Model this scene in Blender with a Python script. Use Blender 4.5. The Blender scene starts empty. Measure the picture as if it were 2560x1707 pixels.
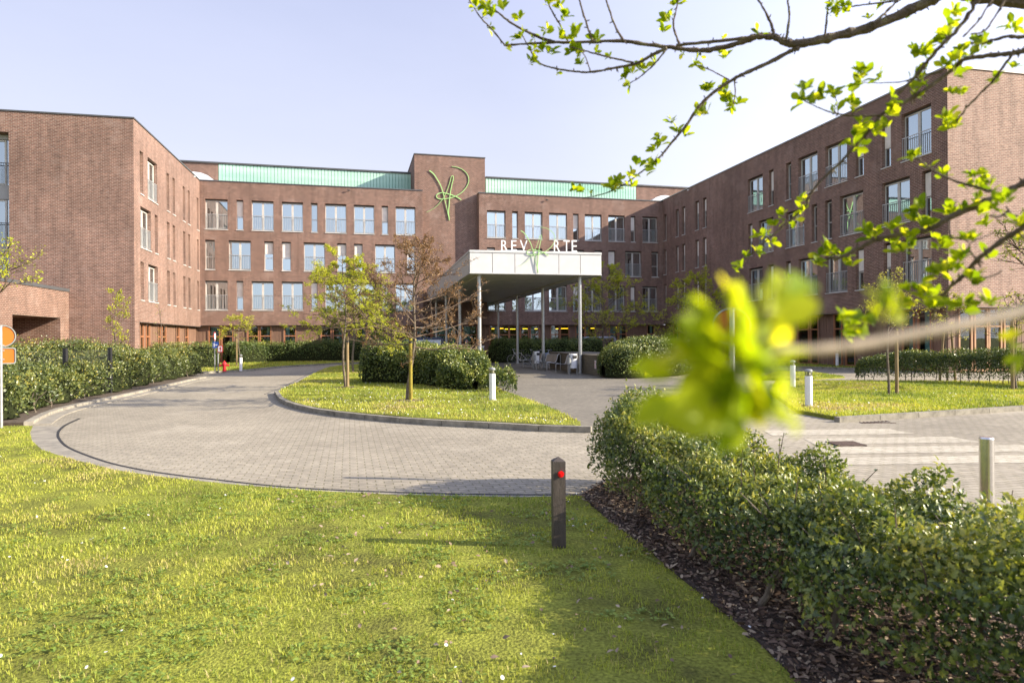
import bpy, math, random
import numpy as np
from mathutils import Vector, Matrix
random.seed(7)
RNG = np.random.default_rng(11)
S = bpy.context.scene
COL = S.collection
PI = math.pi
# ------------------------------------------------------------------ survey
F, HC, ROLL, VH = 1636.0, 1.75, math.radians(0.4), 847.0

def ray(u, v):
    x = (u - 1280) / F; y = -(v - VH) / F
    c, s = math.cos(ROLL), math.sin(ROLL)
    return x * c + y * s, -x * s + y * c

def at(u, v, Y):
    x, k = ray(u, v)
    return (x * Y, Y, HC + k * Y)

def gnd(u, v, z=0.0):
    x, k = ray(u, v); t = (z - HC) / k
    return (x * t, t)

class Wall:
    """vertical plane through A towards B; inside lies to the left of that direction"""
    def __init__(s, A, B):
        s.A = A[:2]; s.B = B[:2]
        dx, dy = B[0] - A[0], B[1] - A[1]
        s.L = math.hypot(dx, dy); s.d = (dx / s.L, dy / s.L); s.n = (-s.d[1], s.d[0])
    def P(s, a, d, z):
        return (s.A[0] + s.d[0] * a + s.n[0] * d, s.A[1] + s.d[1] * a + s.n[1] * d, z)
    def shift(s, d):
        return Wall(s.P(0, d, 0), s.P(s.L, d, 0))
    def sz(s, u, v=850):
        x, k = ray(u, v)
        t = (x * s.A[1] - s.A[0]) / (s.d[0] - x * s.d[1])
        return t, HC + k * (s.A[1] + s.d[1] * t)
    def s_(s, u, v=700):
        return s.sz(u, v)[0]

# ------------------------------------------------------------------ mesh helpers
class MB:
    def __init__(s):
        s.v = []; s.f = []; s.uv = []
    def add(s, vs, fs, uvs=None):
        o = len(s.v); s.v.extend(vs)
        for i, f in enumerate(fs):
            s.f.append(tuple(o + k for k in f))
            s.uv.append(uvs[i] if uvs else None)
    def quad(s, a, b, c, d, uv=None):
        s.add([a, b, c, d], [(0, 1, 2, 3)], [uv] if uv else None)
    def box(s, x0, x1, y0, y1, z0, z1, T=None):
        vs = [(x, y, z) for z in (z0, z1) for y in (y0, y1) for x in (x0, x1)]
        if T: vs = [T(*p) for p in vs]
        s.add(vs, [(0, 2, 3, 1), (4, 5, 7, 6), (0, 1, 5, 4), (2, 6, 7, 3), (0, 4, 6, 2), (1, 3, 7, 5)])
    def tube(s, pts, rad, n=6, cap=True):
        pts = [Vector(p) for p in pts]
        if not hasattr(rad, '__len__'): rad = [rad] * len(pts)
        o = len(s.v); ref = None
        for i, p in enumerate(pts):
            t = (pts[min(i + 1, len(pts) - 1)] - pts[max(i - 1, 0)])
            t = t.normalized() if t.length > 1e-9 else Vector((0, 0, 1))
            if ref is None:
                ref = Vector((0, 0, 1)) if abs(t.z) < .9 else Vector((1, 0, 0))
            a = t.cross(ref).normalized(); ref = a.cross(t).normalized()
            for k in range(n):
                w = 2 * PI * k / n
                s.v.append(tuple(p + a * (math.cos(w) * rad[i]) + ref * (math.sin(w) * rad[i])))
        for i in range(len(pts) - 1):
            for k in range(n):
                k2 = (k + 1) % n
                s.f.append((o + i * n + k, o + i * n + k2, o + (i + 1) * n + k2, o + (i + 1) * n + k)); s.uv.append(None)
        if cap:
            s.f.append(tuple(o + k for k in range(n - 1, -1, -1))); s.uv.append(None)
            e = o + (len(pts) - 1) * n
            s.f.append(tuple(e + k for k in range(n))); s.uv.append(None)
    def lathe(s, prof, n=20, c=(0, 0, 0)):
        o = len(s.v); m = len(prof)
        for r, z in prof:
            for k in range(n):
                w = 2 * PI * k / n
                s.v.append((c[0] + r * math.cos(w), c[1] + r * math.sin(w), c[2] + z))
        for i in range(m - 1):
            for k in range(n):
                k2 = (k + 1) % n
                s.f.append((o + i * n + k, o + i * n + k2, o + (i + 1) * n + k2, o + (i + 1) * n + k)); s.uv.append(None)
        s.f.append(tuple(o + k for k in range(n - 1, -1, -1))); s.uv.append(None)
        s.f.append(tuple(o + (m - 1) * n + k for k in range(n))); s.uv.append(None)
    def poly(s, pts, z0, z1=None):
        """flat polygon at z1 (with sides from z0 when z1 given)"""
        a = 0
        for i in range(len(pts)):
            x1, y1 = pts[i][:2]; x2, y2 = pts[(i + 1) % len(pts)][:2]; a += x1 * y2 - x2 * y1
        if a < 0: pts = pts[::-1]
        n = len(pts)
        zt = z0 if z1 is None else z1
        s.add([(p[0], p[1], zt) for p in pts], [tuple(range(n))])
        if z1 is not None:
            for i in range(n):
                p, q = pts[i], pts[(i + 1) % n]
                s.quad((p[0], p[1], z0), (q[0], q[1], z0), (q[0], q[1], z1), (p[0], p[1], z1))
    def build(s, name, mat, parent=None, smooth=False):
        off = Vector((0, 0, 0))
        if parent is not None:
            r = parent
            while r.parent: r = r.parent
            off = r.get('_off', None); off = Vector(off) if off is not None else Vector((0, 0, 0))
        me = bpy.data.meshes.new(name)
        me.from_pydata([(x - off.x, y - off.y, z - off.z) for x, y, z in s.v], [], s.f)
        if any(u is not None for u in s.uv):
            lay = me.uv_layers.new(name='UVMap'); arr = []
            for f, u in zip(s.f, s.uv):
                arr += list(u) if u is not None else [(0, 0)] * len(f)
            lay.data.foreach_set('uv', np.array(arr, dtype=np.float32).ravel())
        if smooth: me.polygons.foreach_set('use_smooth', [True] * len(me.polygons))
        me.materials.append(mat); me.update()
        o = bpy.data.objects.new(name, me); COL.objects.link(o)
        if parent is not None: o.parent = parent
        return o

def tag(o, label=None, cat=None, group=None, kind=None):
    if label: o['label'] = label
    if cat: o['category'] = cat
    if group: o['group'] = group
    if kind: o['kind'] = kind
    return o

def thing(name, label, cat, loc=(0, 0, 0), rz=0, group=None, world=False):
    """Empty at the thing's base; world=True: its parts are modelled in world coordinates"""
    o = bpy.data.objects.new(name, None); COL.objects.link(o)
    o.location = loc; o.rotation_euler = (0, 0, rz); o.empty_display_size = .2
    if world: o['_off'] = list(loc)
    return tag(o, label, cat, group)

def copy_tree(o, parent=None):
    c = o.copy(); COL.objects.link(c)
    if parent: c.parent = parent
    for ch in list(o.children): copy_tree(ch, c)
    return c

def np_mesh(name, V, Fs, mat, parent=None, rnd=None, smooth=False):
    """Fs: list of int arrays (n,k) of faces with the same k; rnd: per-vertex float"""
    off = Vector((0, 0, 0))
    if parent is not None and parent.get('_off') is not None: off = Vector(parent['_off'])
    V = np.asarray(V, dtype=np.float64) - np.array(off)
    me = bpy.data.meshes.new(name)
    me.vertices.add(len(V)); me.vertices.foreach_set('co', V.astype(np.float32).ravel())
    loops = np.concatenate([f.ravel() for f in Fs]).astype(np.int32)
    tot = np.concatenate([np.full(len(f), f.shape[1], np.int32) for f in Fs])
    st = np.concatenate([[0], np.cumsum(tot)[:-1]]).astype(np.int32)
    me.loops.add(len(loops)); me.loops.foreach_set('vertex_index', loops)
    me.polygons.add(len(tot)); me.polygons.foreach_set('loop_start', st); me.polygons.foreach_set('loop_total', tot)
    if smooth: me.polygons.foreach_set('use_smooth', np.ones(len(tot), bool))
    if rnd is not None:
        a = me.attributes.new('rnd', 'FLOAT', 'POINT'); a.data.foreach_set('value', np.asarray(rnd, np.float32))
    me.update(calc_edges=True); me.materials.append(mat)
    o = bpy.data.objects.new(name, me); COL.objects.link(o)
    if parent is not None: o.parent = parent
    return o

# leaf outlines: local x along the leaf, y across, z off the blade
def _leaf(xs, ws, fold, curl):
    n = len(xs)
    c = [(0, 0, 0)] + [(x, 0, -curl * x * x) for x in xs] + [(1, 0, -curl)]
    r = [(x, w, fold * w - curl * x * x) for x, w in zip(xs, ws)]
    l = [(x, -w, fold * w - curl * x * x) for x, w in zip(xs, ws)]
    V = c + r + l; R = n + 2; Lf = R + n
    q, t = [], [(0, 1, R), (0, Lf, 1), (n, n + 1, R + n - 1), (n + 1, n, Lf + n - 1)]
    for i in range(n - 1):
        q.append((i + 1, i + 2, R + i + 1, R + i)); q.append((i + 2, i + 1, Lf + i, Lf + i + 1))
    return np.array(V, float), (np.array(q) if q else None), np.array(t)
LEAF_S = _leaf([.5], [.30], .35, .12)
LEAF_O = _leaf([.28, .58, .84], [.13, .27, .19], .32, .20)
LEAF_H = _leaf([.14, .27, .40, .54, .68, .82], [.12, .36, .17, .34, .13, .2], .45, .30)

def unit(a): return a / np.maximum(np.linalg.norm(a, axis=1, keepdims=True), 1e-9)

def leaves(name, tpl, P, D, N, size, mat, parent=None, rnd=None):
    T, q, t = tpl; n = len(P); k = len(T)
    D = unit(D); B = unit(np.cross(N, D)); N2 = np.cross(D, B)
    size = np.asarray(size).reshape(-1, 1, 1)
    V = P[:, None, :] + size * (T[None, :, 0:1] * D[:, None, :] + T[None, :, 1:2] * B[:, None, :] + T[None, :, 2:3] * N2[:, None, :])
    offs = (np.arange(n) * k)[:, None, None]
    Fs = []
    if q is not None: Fs.append((offs + q[None]).reshape(-1, 4))
    Fs.append((offs + t[None]).reshape(-1, 3))
    if rnd is None: rnd = RNG.random(n)
    return np_mesh(name, V.reshape(-1, 3), Fs, mat, parent, np.repeat(rnd, k))

def vnoise(x, y, sc, seed=0):
    x = np.asarray(x) / sc + seed * 17.3; y = np.asarray(y) / sc + seed * 9.1
    xi, yi = np.floor(x), np.floor(y); fx, fy = x - xi, y - yi
    fx = fx * fx * (3 - 2 * fx); fy = fy * fy * (3 - 2 * fy)
    h = lambda a, b: np.modf(np.abs(np.sin(a * 127.1 + b * 311.7 + seed) * 43758.5453))[0]
    return (h(xi, yi) * (1 - fx) + h(xi + 1, yi) * fx) * (1 - fy) + (h(xi, yi + 1) * (1 - fx) + h(xi + 1, yi + 1) * fx) * fy

def inpoly(x, y, poly):
    x = np.asarray(x); y = np.asarray(y); c = np.zeros(x.shape, bool); n = len(poly)
    for i in range(n):
        x1, y1 = poly[i][:2]; x2, y2 = poly[(i + 1) % n][:2]
        cr = ((y1 > y) != (y2 > y)) & (x < (x2 - x1) * (y - y1) / ((y2 - y1) if y2 != y1 else 1e-9) + x1)
        c ^= cr
    return c

def catmull(pts, per=6):
    pts = [np.array(p, float) for p in pts]; out = []
    P = [2 * pts[0] - pts[1]] + pts + [2 * pts[-1] - pts[-2]]
    for i in range(1, len(P) - 2):
        for k in range(per):
            t = k / per
            out.append(.5 * (2 * P[i] + (P[i + 1] - P[i - 1]) * t + (2 * P[i - 1] - 5 * P[i] + 4 * P[i + 1] - P[i + 2]) * t * t + (3 * P[i] - P[i - 1] - 3 * P[i + 1] + P[i + 2]) * t ** 3))
    out.append(pts[-1]); return out

# ------------------------------------------------------------------ materials
def nt(name):
    m = bpy.data.materials.new(name); m.use_nodes = True
    t = m.node_tree; b = t.nodes['Principled BSDF']
    return m, t, b

def ramp(t, stops):
    r = t.nodes.new('ShaderNodeValToRGB'); e = r.color_ramp.elements
    while len(e) < len(stops): e.new(.5)
    for el, (p, c) in zip(e, stops): el.position = p; el.color = (*c, 1)
    return r

def noise_mat(name, stops, scale=4, detail=6, rough=.7, bump=0., bscale=None, metal=0., spec=.5, stretch=None, rough2=.6):
    m, t, b = nt(name)
    tc = t.nodes.new('ShaderNodeTexCoord'); n = t.nodes.new('ShaderNodeTexNoise')
    n.inputs['Scale'].default_value = scale; n.inputs['Detail'].default_value = detail; n.inputs['Roughness'].default_value = rough2
    src = tc.outputs['Object']
    if stretch:
        mp = t.nodes.new('ShaderNodeMapping'); mp.inputs['Scale'].default_value = stretch
        t.links.new(src, mp.inputs[0]); src = mp.outputs[0]
    t.links.new(src, n.inputs['Vector'])
    r = ramp(t, stops); t.links.new(n.outputs['Fac'], r.inputs[0]); t.links.new(r.outputs[0], b.inputs['Base Color'])
    b.inputs['Roughness'].default_value = rough; b.inputs['Metallic'].default_value = metal
    b.inputs['Specular IOR Level'].default_value = spec
    if bump:
        bp = t.nodes.new('ShaderNodeBump'); bp.inputs['Strength'].default_value = bump; bp.inputs['Distance'].default_value = .02
        n2 = t.nodes.new('ShaderNodeTexNoise'); n2.inputs['Scale'].default_value = bscale or scale * 6; n2.inputs['Detail'].default_value = 5
        t.links.new(src, n2.inputs['Vector']); t.links.new(n2.outputs['Fac'], bp.inputs['Height']); t.links.new(bp.outputs[0], b.inputs['Normal'])
    return m

def plain(name, c, rough=.5, metal=0., spec=.5, var=.12, scale=3):
    a = tuple(x * (1 - var) for x in c); d = tuple(min(1, x * (1 + var)) for x in c)
    return noise_mat(name, [(.3, a), (.7, d)], scale=scale, rough=rough, metal=metal, spec=spec)

def math_node(t, op, a=None, b=None, av=None, bv=None):
    n = t.nodes.new('ShaderNodeMath'); n.operation = op
    if a is not None: t.links.new(a, n.inputs[0])
    if b is not None: t.links.new(b, n.inputs[1])
    if av is not None: n.inputs[0].default_value = av
    if bv is not None: n.inputs[1].default_value = bv
    return n.outputs[0]

def mixc(t, fac, a, b, mode='MIX', fv=None, bc=None):
    n = t.nodes.new('ShaderNodeMix'); n.data_type = 'RGBA'; n.blend_type = mode; n.clamp_factor = True; n.clamp_result = False
    if fac is not None: t.links.new(fac, n.inputs[0])
    if fv is not None: n.inputs[0].default_value = fv
    t.links.new(a, n.inputs[6])
    if b is not None: t.links.new(b, n.inputs[7])
    if bc is not None: n.inputs[7].default_value = (*bc, 1)
    return n.outputs[2]

def brick_mat(name, c1, c2, mortar, w=.22, h=.075, ms=.010, rough=.85, uv=True, rot=0., dirt=None, dscale=.5, bump=.35, offs=.5, vary=.35, moss=None):
    m, t, b = nt(name)
    tc = t.nodes.new('ShaderNodeTexCoord'); mp = t.nodes.new('ShaderNodeMapping')
    mp.inputs['Rotation'].default_value = (0, 0, rot)
    t.links.new(tc.outputs['UV' if uv else 'Object'], mp.inputs[0])
    br = t.nodes.new('ShaderNodeTexBrick'); br.offset = offs
    t.links.new(mp.outputs[0], br.inputs['Vector'])
    for k, v in (('Color1', c1), ('Color2', c2), ('Mortar', mortar)): br.inputs[k].default_value = (*v, 1)
    br.inputs['Scale'].default_value = 1; br.inputs['Brick Width'].default_value = w; br.inputs['Row Height'].default_value = h
    br.inputs['Mortar Size'].default_value = ms; br.inputs['Mortar Smooth'].default_value = .3
    n = t.nodes.new('ShaderNodeTexNoise'); n.inputs['Scale'].default_value = dscale; n.inputs['Detail'].default_value = 8; n.inputs['Roughness'].default_value = .65
    t.links.new(tc.outputs['Object'], n.inputs['Vector'])
    r = ramp(t, [(.3, (1 - vary,) * 3), (.7, (1 + vary * .35,) * 3)]); t.links.new(n.outputs['Fac'], r.inputs[0])
    col = mixc(t, None, br.outputs['Color'], r.outputs[0], 'MULTIPLY', fv=1.)
    n3 = t.nodes.new('ShaderNodeTexNoise'); n3.inputs['Scale'].default_value = 9; n3.inputs['Detail'].default_value = 4
    t.links.new(tc.outputs['Object'], n3.inputs['Vector'])
    r3 = ramp(t, [(.35, (.8, .8, .8)), (.7, (1.15, 1.12, 1.1))]); t.links.new(n3.outputs['Fac'], r3.inputs[0])
    col = mixc(t, None, col, r3.outputs[0], 'MULTIPLY', fv=.8)
    if uv:
        m2 = t.nodes.new('ShaderNodeMapping'); m2.inputs['Scale'].default_value = (2.2, 9.5, 1)
        t.links.new(tc.outputs['UV'], m2.inputs[0])
        n4 = t.nodes.new('ShaderNodeTexNoise'); n4.inputs['Scale'].default_value = 1; n4.inputs['Detail'].default_value = 3; n4.inputs['Roughness'].default_value = .7
        t.links.new(m2.outputs[0], n4.inputs['Vector'])
        r4 = ramp(t, [(.30, (.76, .75, .74)), (.52, (1., 1., 1.)), (.72, (1.22, 1.2, 1.18))]); t.links.new(n4.outputs['Fac'], r4.inputs[0])
        col = mixc(t, None, col, r4.outputs[0], 'MULTIPLY', fv=.65)
        m3 = t.nodes.new('ShaderNodeMapping'); m3.inputs['Scale'].default_value = (2.6, .22, 1)      # long run-off streaks
        t.links.new(tc.outputs['UV'], m3.inputs[0])
        n5 = t.nodes.new('ShaderNodeTexNoise'); n5.inputs['Scale'].default_value = 1; n5.inputs['Detail'].default_value = 6
        t.links.new(m3.outputs[0], n5.inputs['Vector'])
        r5 = ramp(t, [(.32, (.78, .78, .78)), (.5, (1., 1., 1.)), (.72, (1.12, 1.12, 1.12))]); t.links.new(n5.outputs['Fac'], r5.inputs[0])
        col = mixc(t, None, col, r5.outputs[0], 'MULTIPLY', fv=.8)
    if dirt:
        n2 = t.nodes.new('ShaderNodeTexNoise'); n2.inputs['Scale'].default_value = dscale * 2.3; n2.inputs['Detail'].default_value = 9; n2.inputs['Roughness'].default_value = .7
        t.links.new(tc.outputs['Object'], n2.inputs['Vector'])
        r2 = ramp(t, [(.55, (0, 0, 0)), (.72, (1, 1, 1))]); t.links.new(n2.outputs['Fac'], r2.inputs[0])
        f = math_node(t, 'MULTIPLY', r2.outputs[0], bv=.55)
        col = mixc(t, f, col, None, bc=dirt)
    t.links.new(col, b.inputs['Base Color'])
    b.inputs['Roughness'].default_value = rough; b.inputs['Specular IOR Level'].default_value = .3
    if bump:
        bp = t.nodes.new('ShaderNodeBump'); bp.inputs['Strength'].default_value = bump; bp.inputs['Distance'].default_value = .008; bp.invert = True
        t.links.new(br.outputs['Fac'], bp.inputs['Height']); t.links.new(bp.outputs[0], b.inputs['Normal'])
    return m

def leaf_mat(name, stops, trans=.35, rough=.45, spec=.5, tcol=None):
    m, t, b = nt(name)
    a = t.nodes.new('ShaderNodeAttribute'); a.attribute_name = 'rnd'
    r = ramp(t, stops); t.links.new(a.outputs['Fac'], r.inputs[0])
    t.links.new(r.outputs[0], b.inputs['Base Color']); b.inputs['Roughness'].default_value = rough
    b.inputs['Specular IOR Level'].default_value = spec
    tr = t.nodes.new('ShaderNodeBsdfTranslucent')
    c2 = mixc(t, None, r.outputs[0], None, 'MULTIPLY', fv=1., bc=tcol or (1.5, 1.5, .6)); t.links.new(c2, tr.inputs['Color'])
    mx = t.nodes.new('ShaderNodeMixShader'); mx.inputs[0].default_value = trans
    t.links.new(b.outputs[0], mx.inputs[1]); t.links.new(tr.outputs[0], mx.inputs[2])
    t.links.new(mx.outputs[0], t.nodes['Material Output'].inputs['Surface'])
    return m

def glass_mat(name, refl=.30, tint=(.72, .82, .80), rcol=(.93, .97, 1.0), wav=.0):
    m, t, b = nt(name); t.nodes.remove(b)
    fr = t.nodes.new('ShaderNodeFresnel'); fr.inputs['IOR'].default_value = 1.5
    f = math_node(t, 'ADD', fr.outputs[0], bv=refl); 
    f = math_node(t, 'MINIMUM', f, bv=.95)
    g = t.nodes.new('ShaderNodeBsdfGlossy'); g.inputs['Roughness'].default_value = .01; g.inputs['Color'].default_value = (*rcol, 1)
    tr = t.nodes.new('ShaderNodeBsdfTransparent'); tr.inputs['Color'].default_value = (*tint, 1)
    if wav:
        tc = t.nodes.new('ShaderNodeTexCoord'); n = t.nodes.new('ShaderNodeTexNoise'); n.inputs['Scale'].default_value = 1.1; n.inputs['Detail'].default_value = 1
        t.links.new(tc.outputs['Object'], n.inputs['Vector'])
        bp = t.nodes.new('ShaderNodeBump'); bp.inputs['Strength'].default_value = wav; bp.inputs['Distance'].default_value = .01
        t.links.new(n.outputs['Fac'], bp.inputs['Height']); t.links.new(bp.outputs[0], g.inputs['Normal'])
    mx = t.nodes.new('ShaderNodeMixShader'); t.links.new(f, mx.inputs[0]); t.links.new(tr.outputs[0], mx.inputs[1]); t.links.new(g.outputs[0], mx.inputs[2])
    t.links.new(mx.outputs[0], t.nodes['Material Output'].inputs['Surface'])
    return m

def emit_mat(name, c, st):
    m, t, b = nt(name); b.inputs['Base Color'].default_value = (*c, 1)
    b.inputs['Emission Color'].default_value = (*c, 1); b.inputs['Emission Strength'].default_value = st
    return m

M = {}
M['brick'] = brick_mat('brick', (.240, .126, .094), (.154, .078, .060), (.365, .295, .238), h=.077, w=.22, ms=.012, dscale=.30, vary=.30, dirt=(.34, .25, .21))
M['brick_gable'] = brick_mat('brick_gable', (.37, .232, .175), (.27, .16, .12), (.47, .39, .32), h=.077, w=.22, ms=.012, dscale=.30, vary=.2, dirt=(.42, .32, .26))  # paler copy of the brick; the right gable's extra brightness is in the colour
M['brick_big'] = brick_mat('brick_annex', (.21, .108, .078), (.142, .071, .054), (.345, .275, .215), w=.23, h=.082, ms=.012, dscale=.4, vary=.2, dirt=(.36, .27, .22))
M['coping'] = plain('coping_metal', (.10, .105, .11), .5, .3)
M['soffit'] = plain('soffit_board', (.08, .07, .065), .6)
M['frame'] = plain('window_frame', (.50, .475, .43), .45, 0.)
M['rail'] = plain('rail_metal', (.45, .45, .44), .4, .5)
M['sill'] = plain('sill_stone', (.55, .54, .51), .6)
M['glass'] = glass_mat('pane_glass', .52, rcol=(.80, .93, 1.0), wav=.12)
M['glass_low'] = glass_mat('pane_glass_ground', .05, (.70, .80, .78), wav=.1)
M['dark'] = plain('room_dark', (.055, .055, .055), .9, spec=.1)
M['curtain'] = plain('curtain_cloth', (.30, .48, .47), .9, spec=.1)
M['curtain_w'] = plain('curtain_pale', (.55, .58, .56), .9, spec=.1)
M['blind'] = plain('blind_fabric', (.74, .70, .63), .9, spec=.1)
M['wood'] = noise_mat('cladding_wood', [(.25, (.115, .065, .045)), (.55, (.20, .115, .075)), (.8, (.29, .18, .12))], scale=2.2, rough=.7, stretch=(9, 9, .5), bump=.3)
M['wood_frame'] = noise_mat('frame_wood', [(.3, (.26, .10, .045)), (.7, (.38, .17, .08))], scale=5, rough=.55, stretch=(6, 6, .6))
M['wood_frame_pale'] = noise_mat('frame_wood_pale', [(.3, (.36, .19, .09)), (.7, (.50, .29, .15))], scale=5, rough=.55, stretch=(6, 6, .6))
M['white_panel'] = plain('white_panel', (.57, .57, .56), .45, var=.06)
M['grey_panel'] = plain('grey_panel', (.33, .32, .305), .5, var=.05)
M['soffit_pale'] = noise_mat('canopy_soffit', [(.3, (.36, .355, .33)), (.7, (.42, .415, .39))], scale=.8, rough=.38)
M['galv'] = noise_mat('galvanised_steel', [(.3, (.33, .34, .34)), (.7, (.48, .49, .48))], scale=14, rough=.42, metal=.55)
M['steel'] = noise_mat('polished_steel', [(.3, (.72, .71, .69)), (.7, (.82, .81, .79))], scale=3, rough=.22, metal=1., stretch=(1, 1, 8))
M['lime'] = plain('lime_paint', (.36, .60, .22), .4, var=.05)
M['white'] = plain('white_paint', (.78, .78, .77), .4, var=.04)
M['lettering'] = plain('white_letters', (.85, .85, .84), .4, var=.02)
M['red'] = plain('red_paint', (.55, .02, .025), .35)
M['orange'] = plain('orange_sheet', (.46, .125, .006), .5, var=.06)
M['signgrey'] = plain('sign_edge', (.30, .31, .30), .4, .3)
M['blue'] = plain('sign_blue', (.03, .10, .42), .4)
M['black'] = plain('black_plastic', (.02, .02, .022), .45)
M['rubber'] = plain('rubber', (.025, .025, .025), .8)
M['post'] = noise_mat('post_brown', [(.3, (.040, .031, .025)), (.7, (.082, .066, .053))], scale=5, rough=.6, stretch=(5, 5, .8), bump=.2)
M['redlens'] = plain('red_reflector', (.75, .01, .012), .2)
M['stake'] = noise_mat('stake_wood', [(.3, (.17, .115, .05)), (.7, (.30, .22, .11))], scale=4, rough=.85, stretch=(5, 5, .8), bump=.3)
M['stake_moss'] = noise_mat('stake_moss', [(.3, (.16, .12, .015)), (.7, (.32, .26, .03))], scale=5, rough=.9, bump=.3)
M['bark'] = noise_mat('bark', [(.3, (.075, .055, .038)), (.55, (.15, .12, .085)), (.75, (.23, .21, .14))], scale=9, rough=.9, bump=.5, bscale=40)
M['bark_fore'] = noise_mat('bark_apple', [(.3, (.055, .040, .028)), (.55, (.13, .095, .062)), (.72, (.20, .18, .09))], scale=22, rough=.85, bump=.6, bscale=120)
M['twig'] = noise_mat('twig_bark', [(.3, (.07, .048, .034)), (.7, (.17, .12, .08))], scale=8, rough=.9)
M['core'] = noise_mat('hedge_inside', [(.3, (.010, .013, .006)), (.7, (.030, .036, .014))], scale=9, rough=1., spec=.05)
M['green_glass'] = None
M['lamp'] = emit_mat('yellow_lamp', (1., .55, .02), 2.2)
M['clear'] = glass_mat('lamp_glass', .12, (.75, .74, .62))
M['mulch'] = noise_mat('mulch_bark', [(.25, (.016, .011, .008)), (.5, (.055, .037, .026)), (.8, (.12, .082, .06))], scale=28, rough=.95, bump=.9, bscale=60)
M['soil'] = noise_mat('soil', [(.3, (.05, .036, .025)), (.7, (.14, .105, .07))], scale=12, rough=.95, bump=.7)
M['kerb'] = noise_mat('kerb_concrete', [(.25, (.11, .10, .075)), (.5, (.24, .22, .17)), (.8, (.36, .33, .26))], scale=5, rough=.9, bump=.5, bscale=60)
M['gutter'] = noise_mat('gutter_concrete', [(.25, (.16, .145, .115)), (.5, (.27, .245, .195)), (.8, (.40, .36, .27))], scale=3.5, rough=.9, bump=.4, bscale=50)
M['asphalt'] = noise_mat('asphalt', [(.3, (.15, .155, .165)), (.7, (.21, .21, .215))], scale=3, rough=.9, bump=.3, bscale=80)
M['rust'] = noise_mat('rusty_iron', [(.3, (.06, .04, .03)), (.7, (.15, .095, .07))], scale=20, rough=.8, bump=.3)
M['iron'] = plain('slot_iron', (.02, .02, .02), .8)
M['pavers'] = brick_mat('pavers', (.385, .345, .268), (.325, .29, .224), (.215, .195, .12), w=.205, h=.103, ms=.009, uv=False, rot=math.radians(-14), dscale=.28, vary=.30, dirt=(.45, .40, .31), bump=.5)
M['pavers_pale'] = brick_mat('pavers_pale', (.525, .48, .38), (.465, .425, .335), (.26, .235, .15), w=.215, h=.108, ms=.009, uv=False, rot=math.radians(-14), dscale=.6, vary=.15, bump=.4)
M['plaza'] = brick_mat('plaza_pavers', (.245, .222, .175), (.20, .182, .145), (.13, .12, .085), w=.215, h=.108, ms=.008, uv=False, rot=math.radians(-57), dscale=.5, vary=.22, bump=.4)
M['slat_wood'] = noise_mat('slat_wood', [(.3, (.10, .085, .06)), (.7, (.20, .175, .13))], scale=4, rough=.8, stretch=(.6, .6, 6), bump=.3)
M['mesh_metal'] = plain('bench_mesh', (.27, .255, .23), .5, .3)
M['carpaint'] = plain('dark_blue_paint', (.012, .022, .06), .2, 0.)
M['carpaint_grey'] = plain('silver_paint', (.30, .31, .33), .25, .4)
M['bike_silver'] = plain('bike_silver', (.55, .54, .52), .3, .4)
M['bike_dark'] = plain('bike_dark', (.03, .032, .04), .3, .2)
M['bike_blue'] = plain('bike_blue', (.25, .33, .50), .3, .2)
M['daisy'] = plain('daisy_white', (.80, .79, .76), .6, var=.03)
M['dome'] = plain('skylight_dome', (.70, .72, .74), .25, var=.04)
M['chip'] = None

def grass_base():
    m, t, b = nt('lawn_ground')
    tc = t.nodes.new('ShaderNodeTexCoord')
    n = t.nodes.new('ShaderNodeTexNoise'); n.inputs['Scale'].default_value = .9; n.inputs['Detail'].default_value = 10; n.inputs['Roughness'].default_value = .7
    t.links.new(tc.outputs['Object'], n.inputs['Vector'])
    r = ramp(t, [(.29, (.065, .052, .027)), (.40, (.15, .155, .035)), (.56, (.28, .30, .05)), (.8, (.40, .38, .085))])
    t.links.new(n.outputs['Fac'], r.inputs[0])
    n2 = t.nodes.new('ShaderNodeTexNoise'); n2.inputs['Scale'].default_value = 45; n2.inputs['Detail'].default_value = 6
    t.links.new(tc.outputs['Object'], n2.inputs['Vector'])
    r2 = ramp(t, [(.3, (.45, .45, .45)), (.7, (1.25, 1.25, 1.2))]); t.links.new(n2.outputs['Fac'], r2.inputs[0])
    c = mixc(t, None, r.outputs[0], r2.outputs[0], 'MULTIPLY', fv=1.)
    t.links.new(c, b.inputs['Base Color']); b.inputs['Roughness'].default_value = .95; b.inputs['Specular IOR Level'].default_value = .1
    bp = t.nodes.new('ShaderNodeBump'); bp.inputs['Strength'].default_value = .8; bp.inputs['Distance'].default_value = .03
    t.links.new(n2.outputs['Fac'], bp.inputs['Height']); t.links.new(bp.outputs[0], b.inputs['Normal'])
    return m
M['lawn'] = grass_base()
M['grass'] = leaf_mat('grass_blades', [(0, (.11, .165, .034)), (.25, (.235, .30, .050)), (.5, (.38, .42, .062)), (.78, (.50, .50, .090)), (.92, (.55, .50, .15)), (1, (.46, .36, .20))], .36, .55, .25, (1.3, 1.3, .55))
M['clover'] = leaf_mat('clover_leaves', [(0, (.12, .20, .035)), (1, (.30, .37, .07))], .3, .5, .3)
M['holly'] = leaf_mat('holly_leaves', [(0, (.032, .058, .019)), (.36, (.100, .145, .038)), (.64, (.215, .25, .056)), (.88, (.37, .365, .07)), (1, (.50, .45, .11))], .24, .38, .5)
M['hedge_l'] = leaf_mat('hedge_leaves', [(0, (.03, .055, .016)), (.4, (.085, .125, .03)), (.7, (.20, .235, .05)), (1, (.40, .39, .10))], .16, .36, .5)
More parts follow.
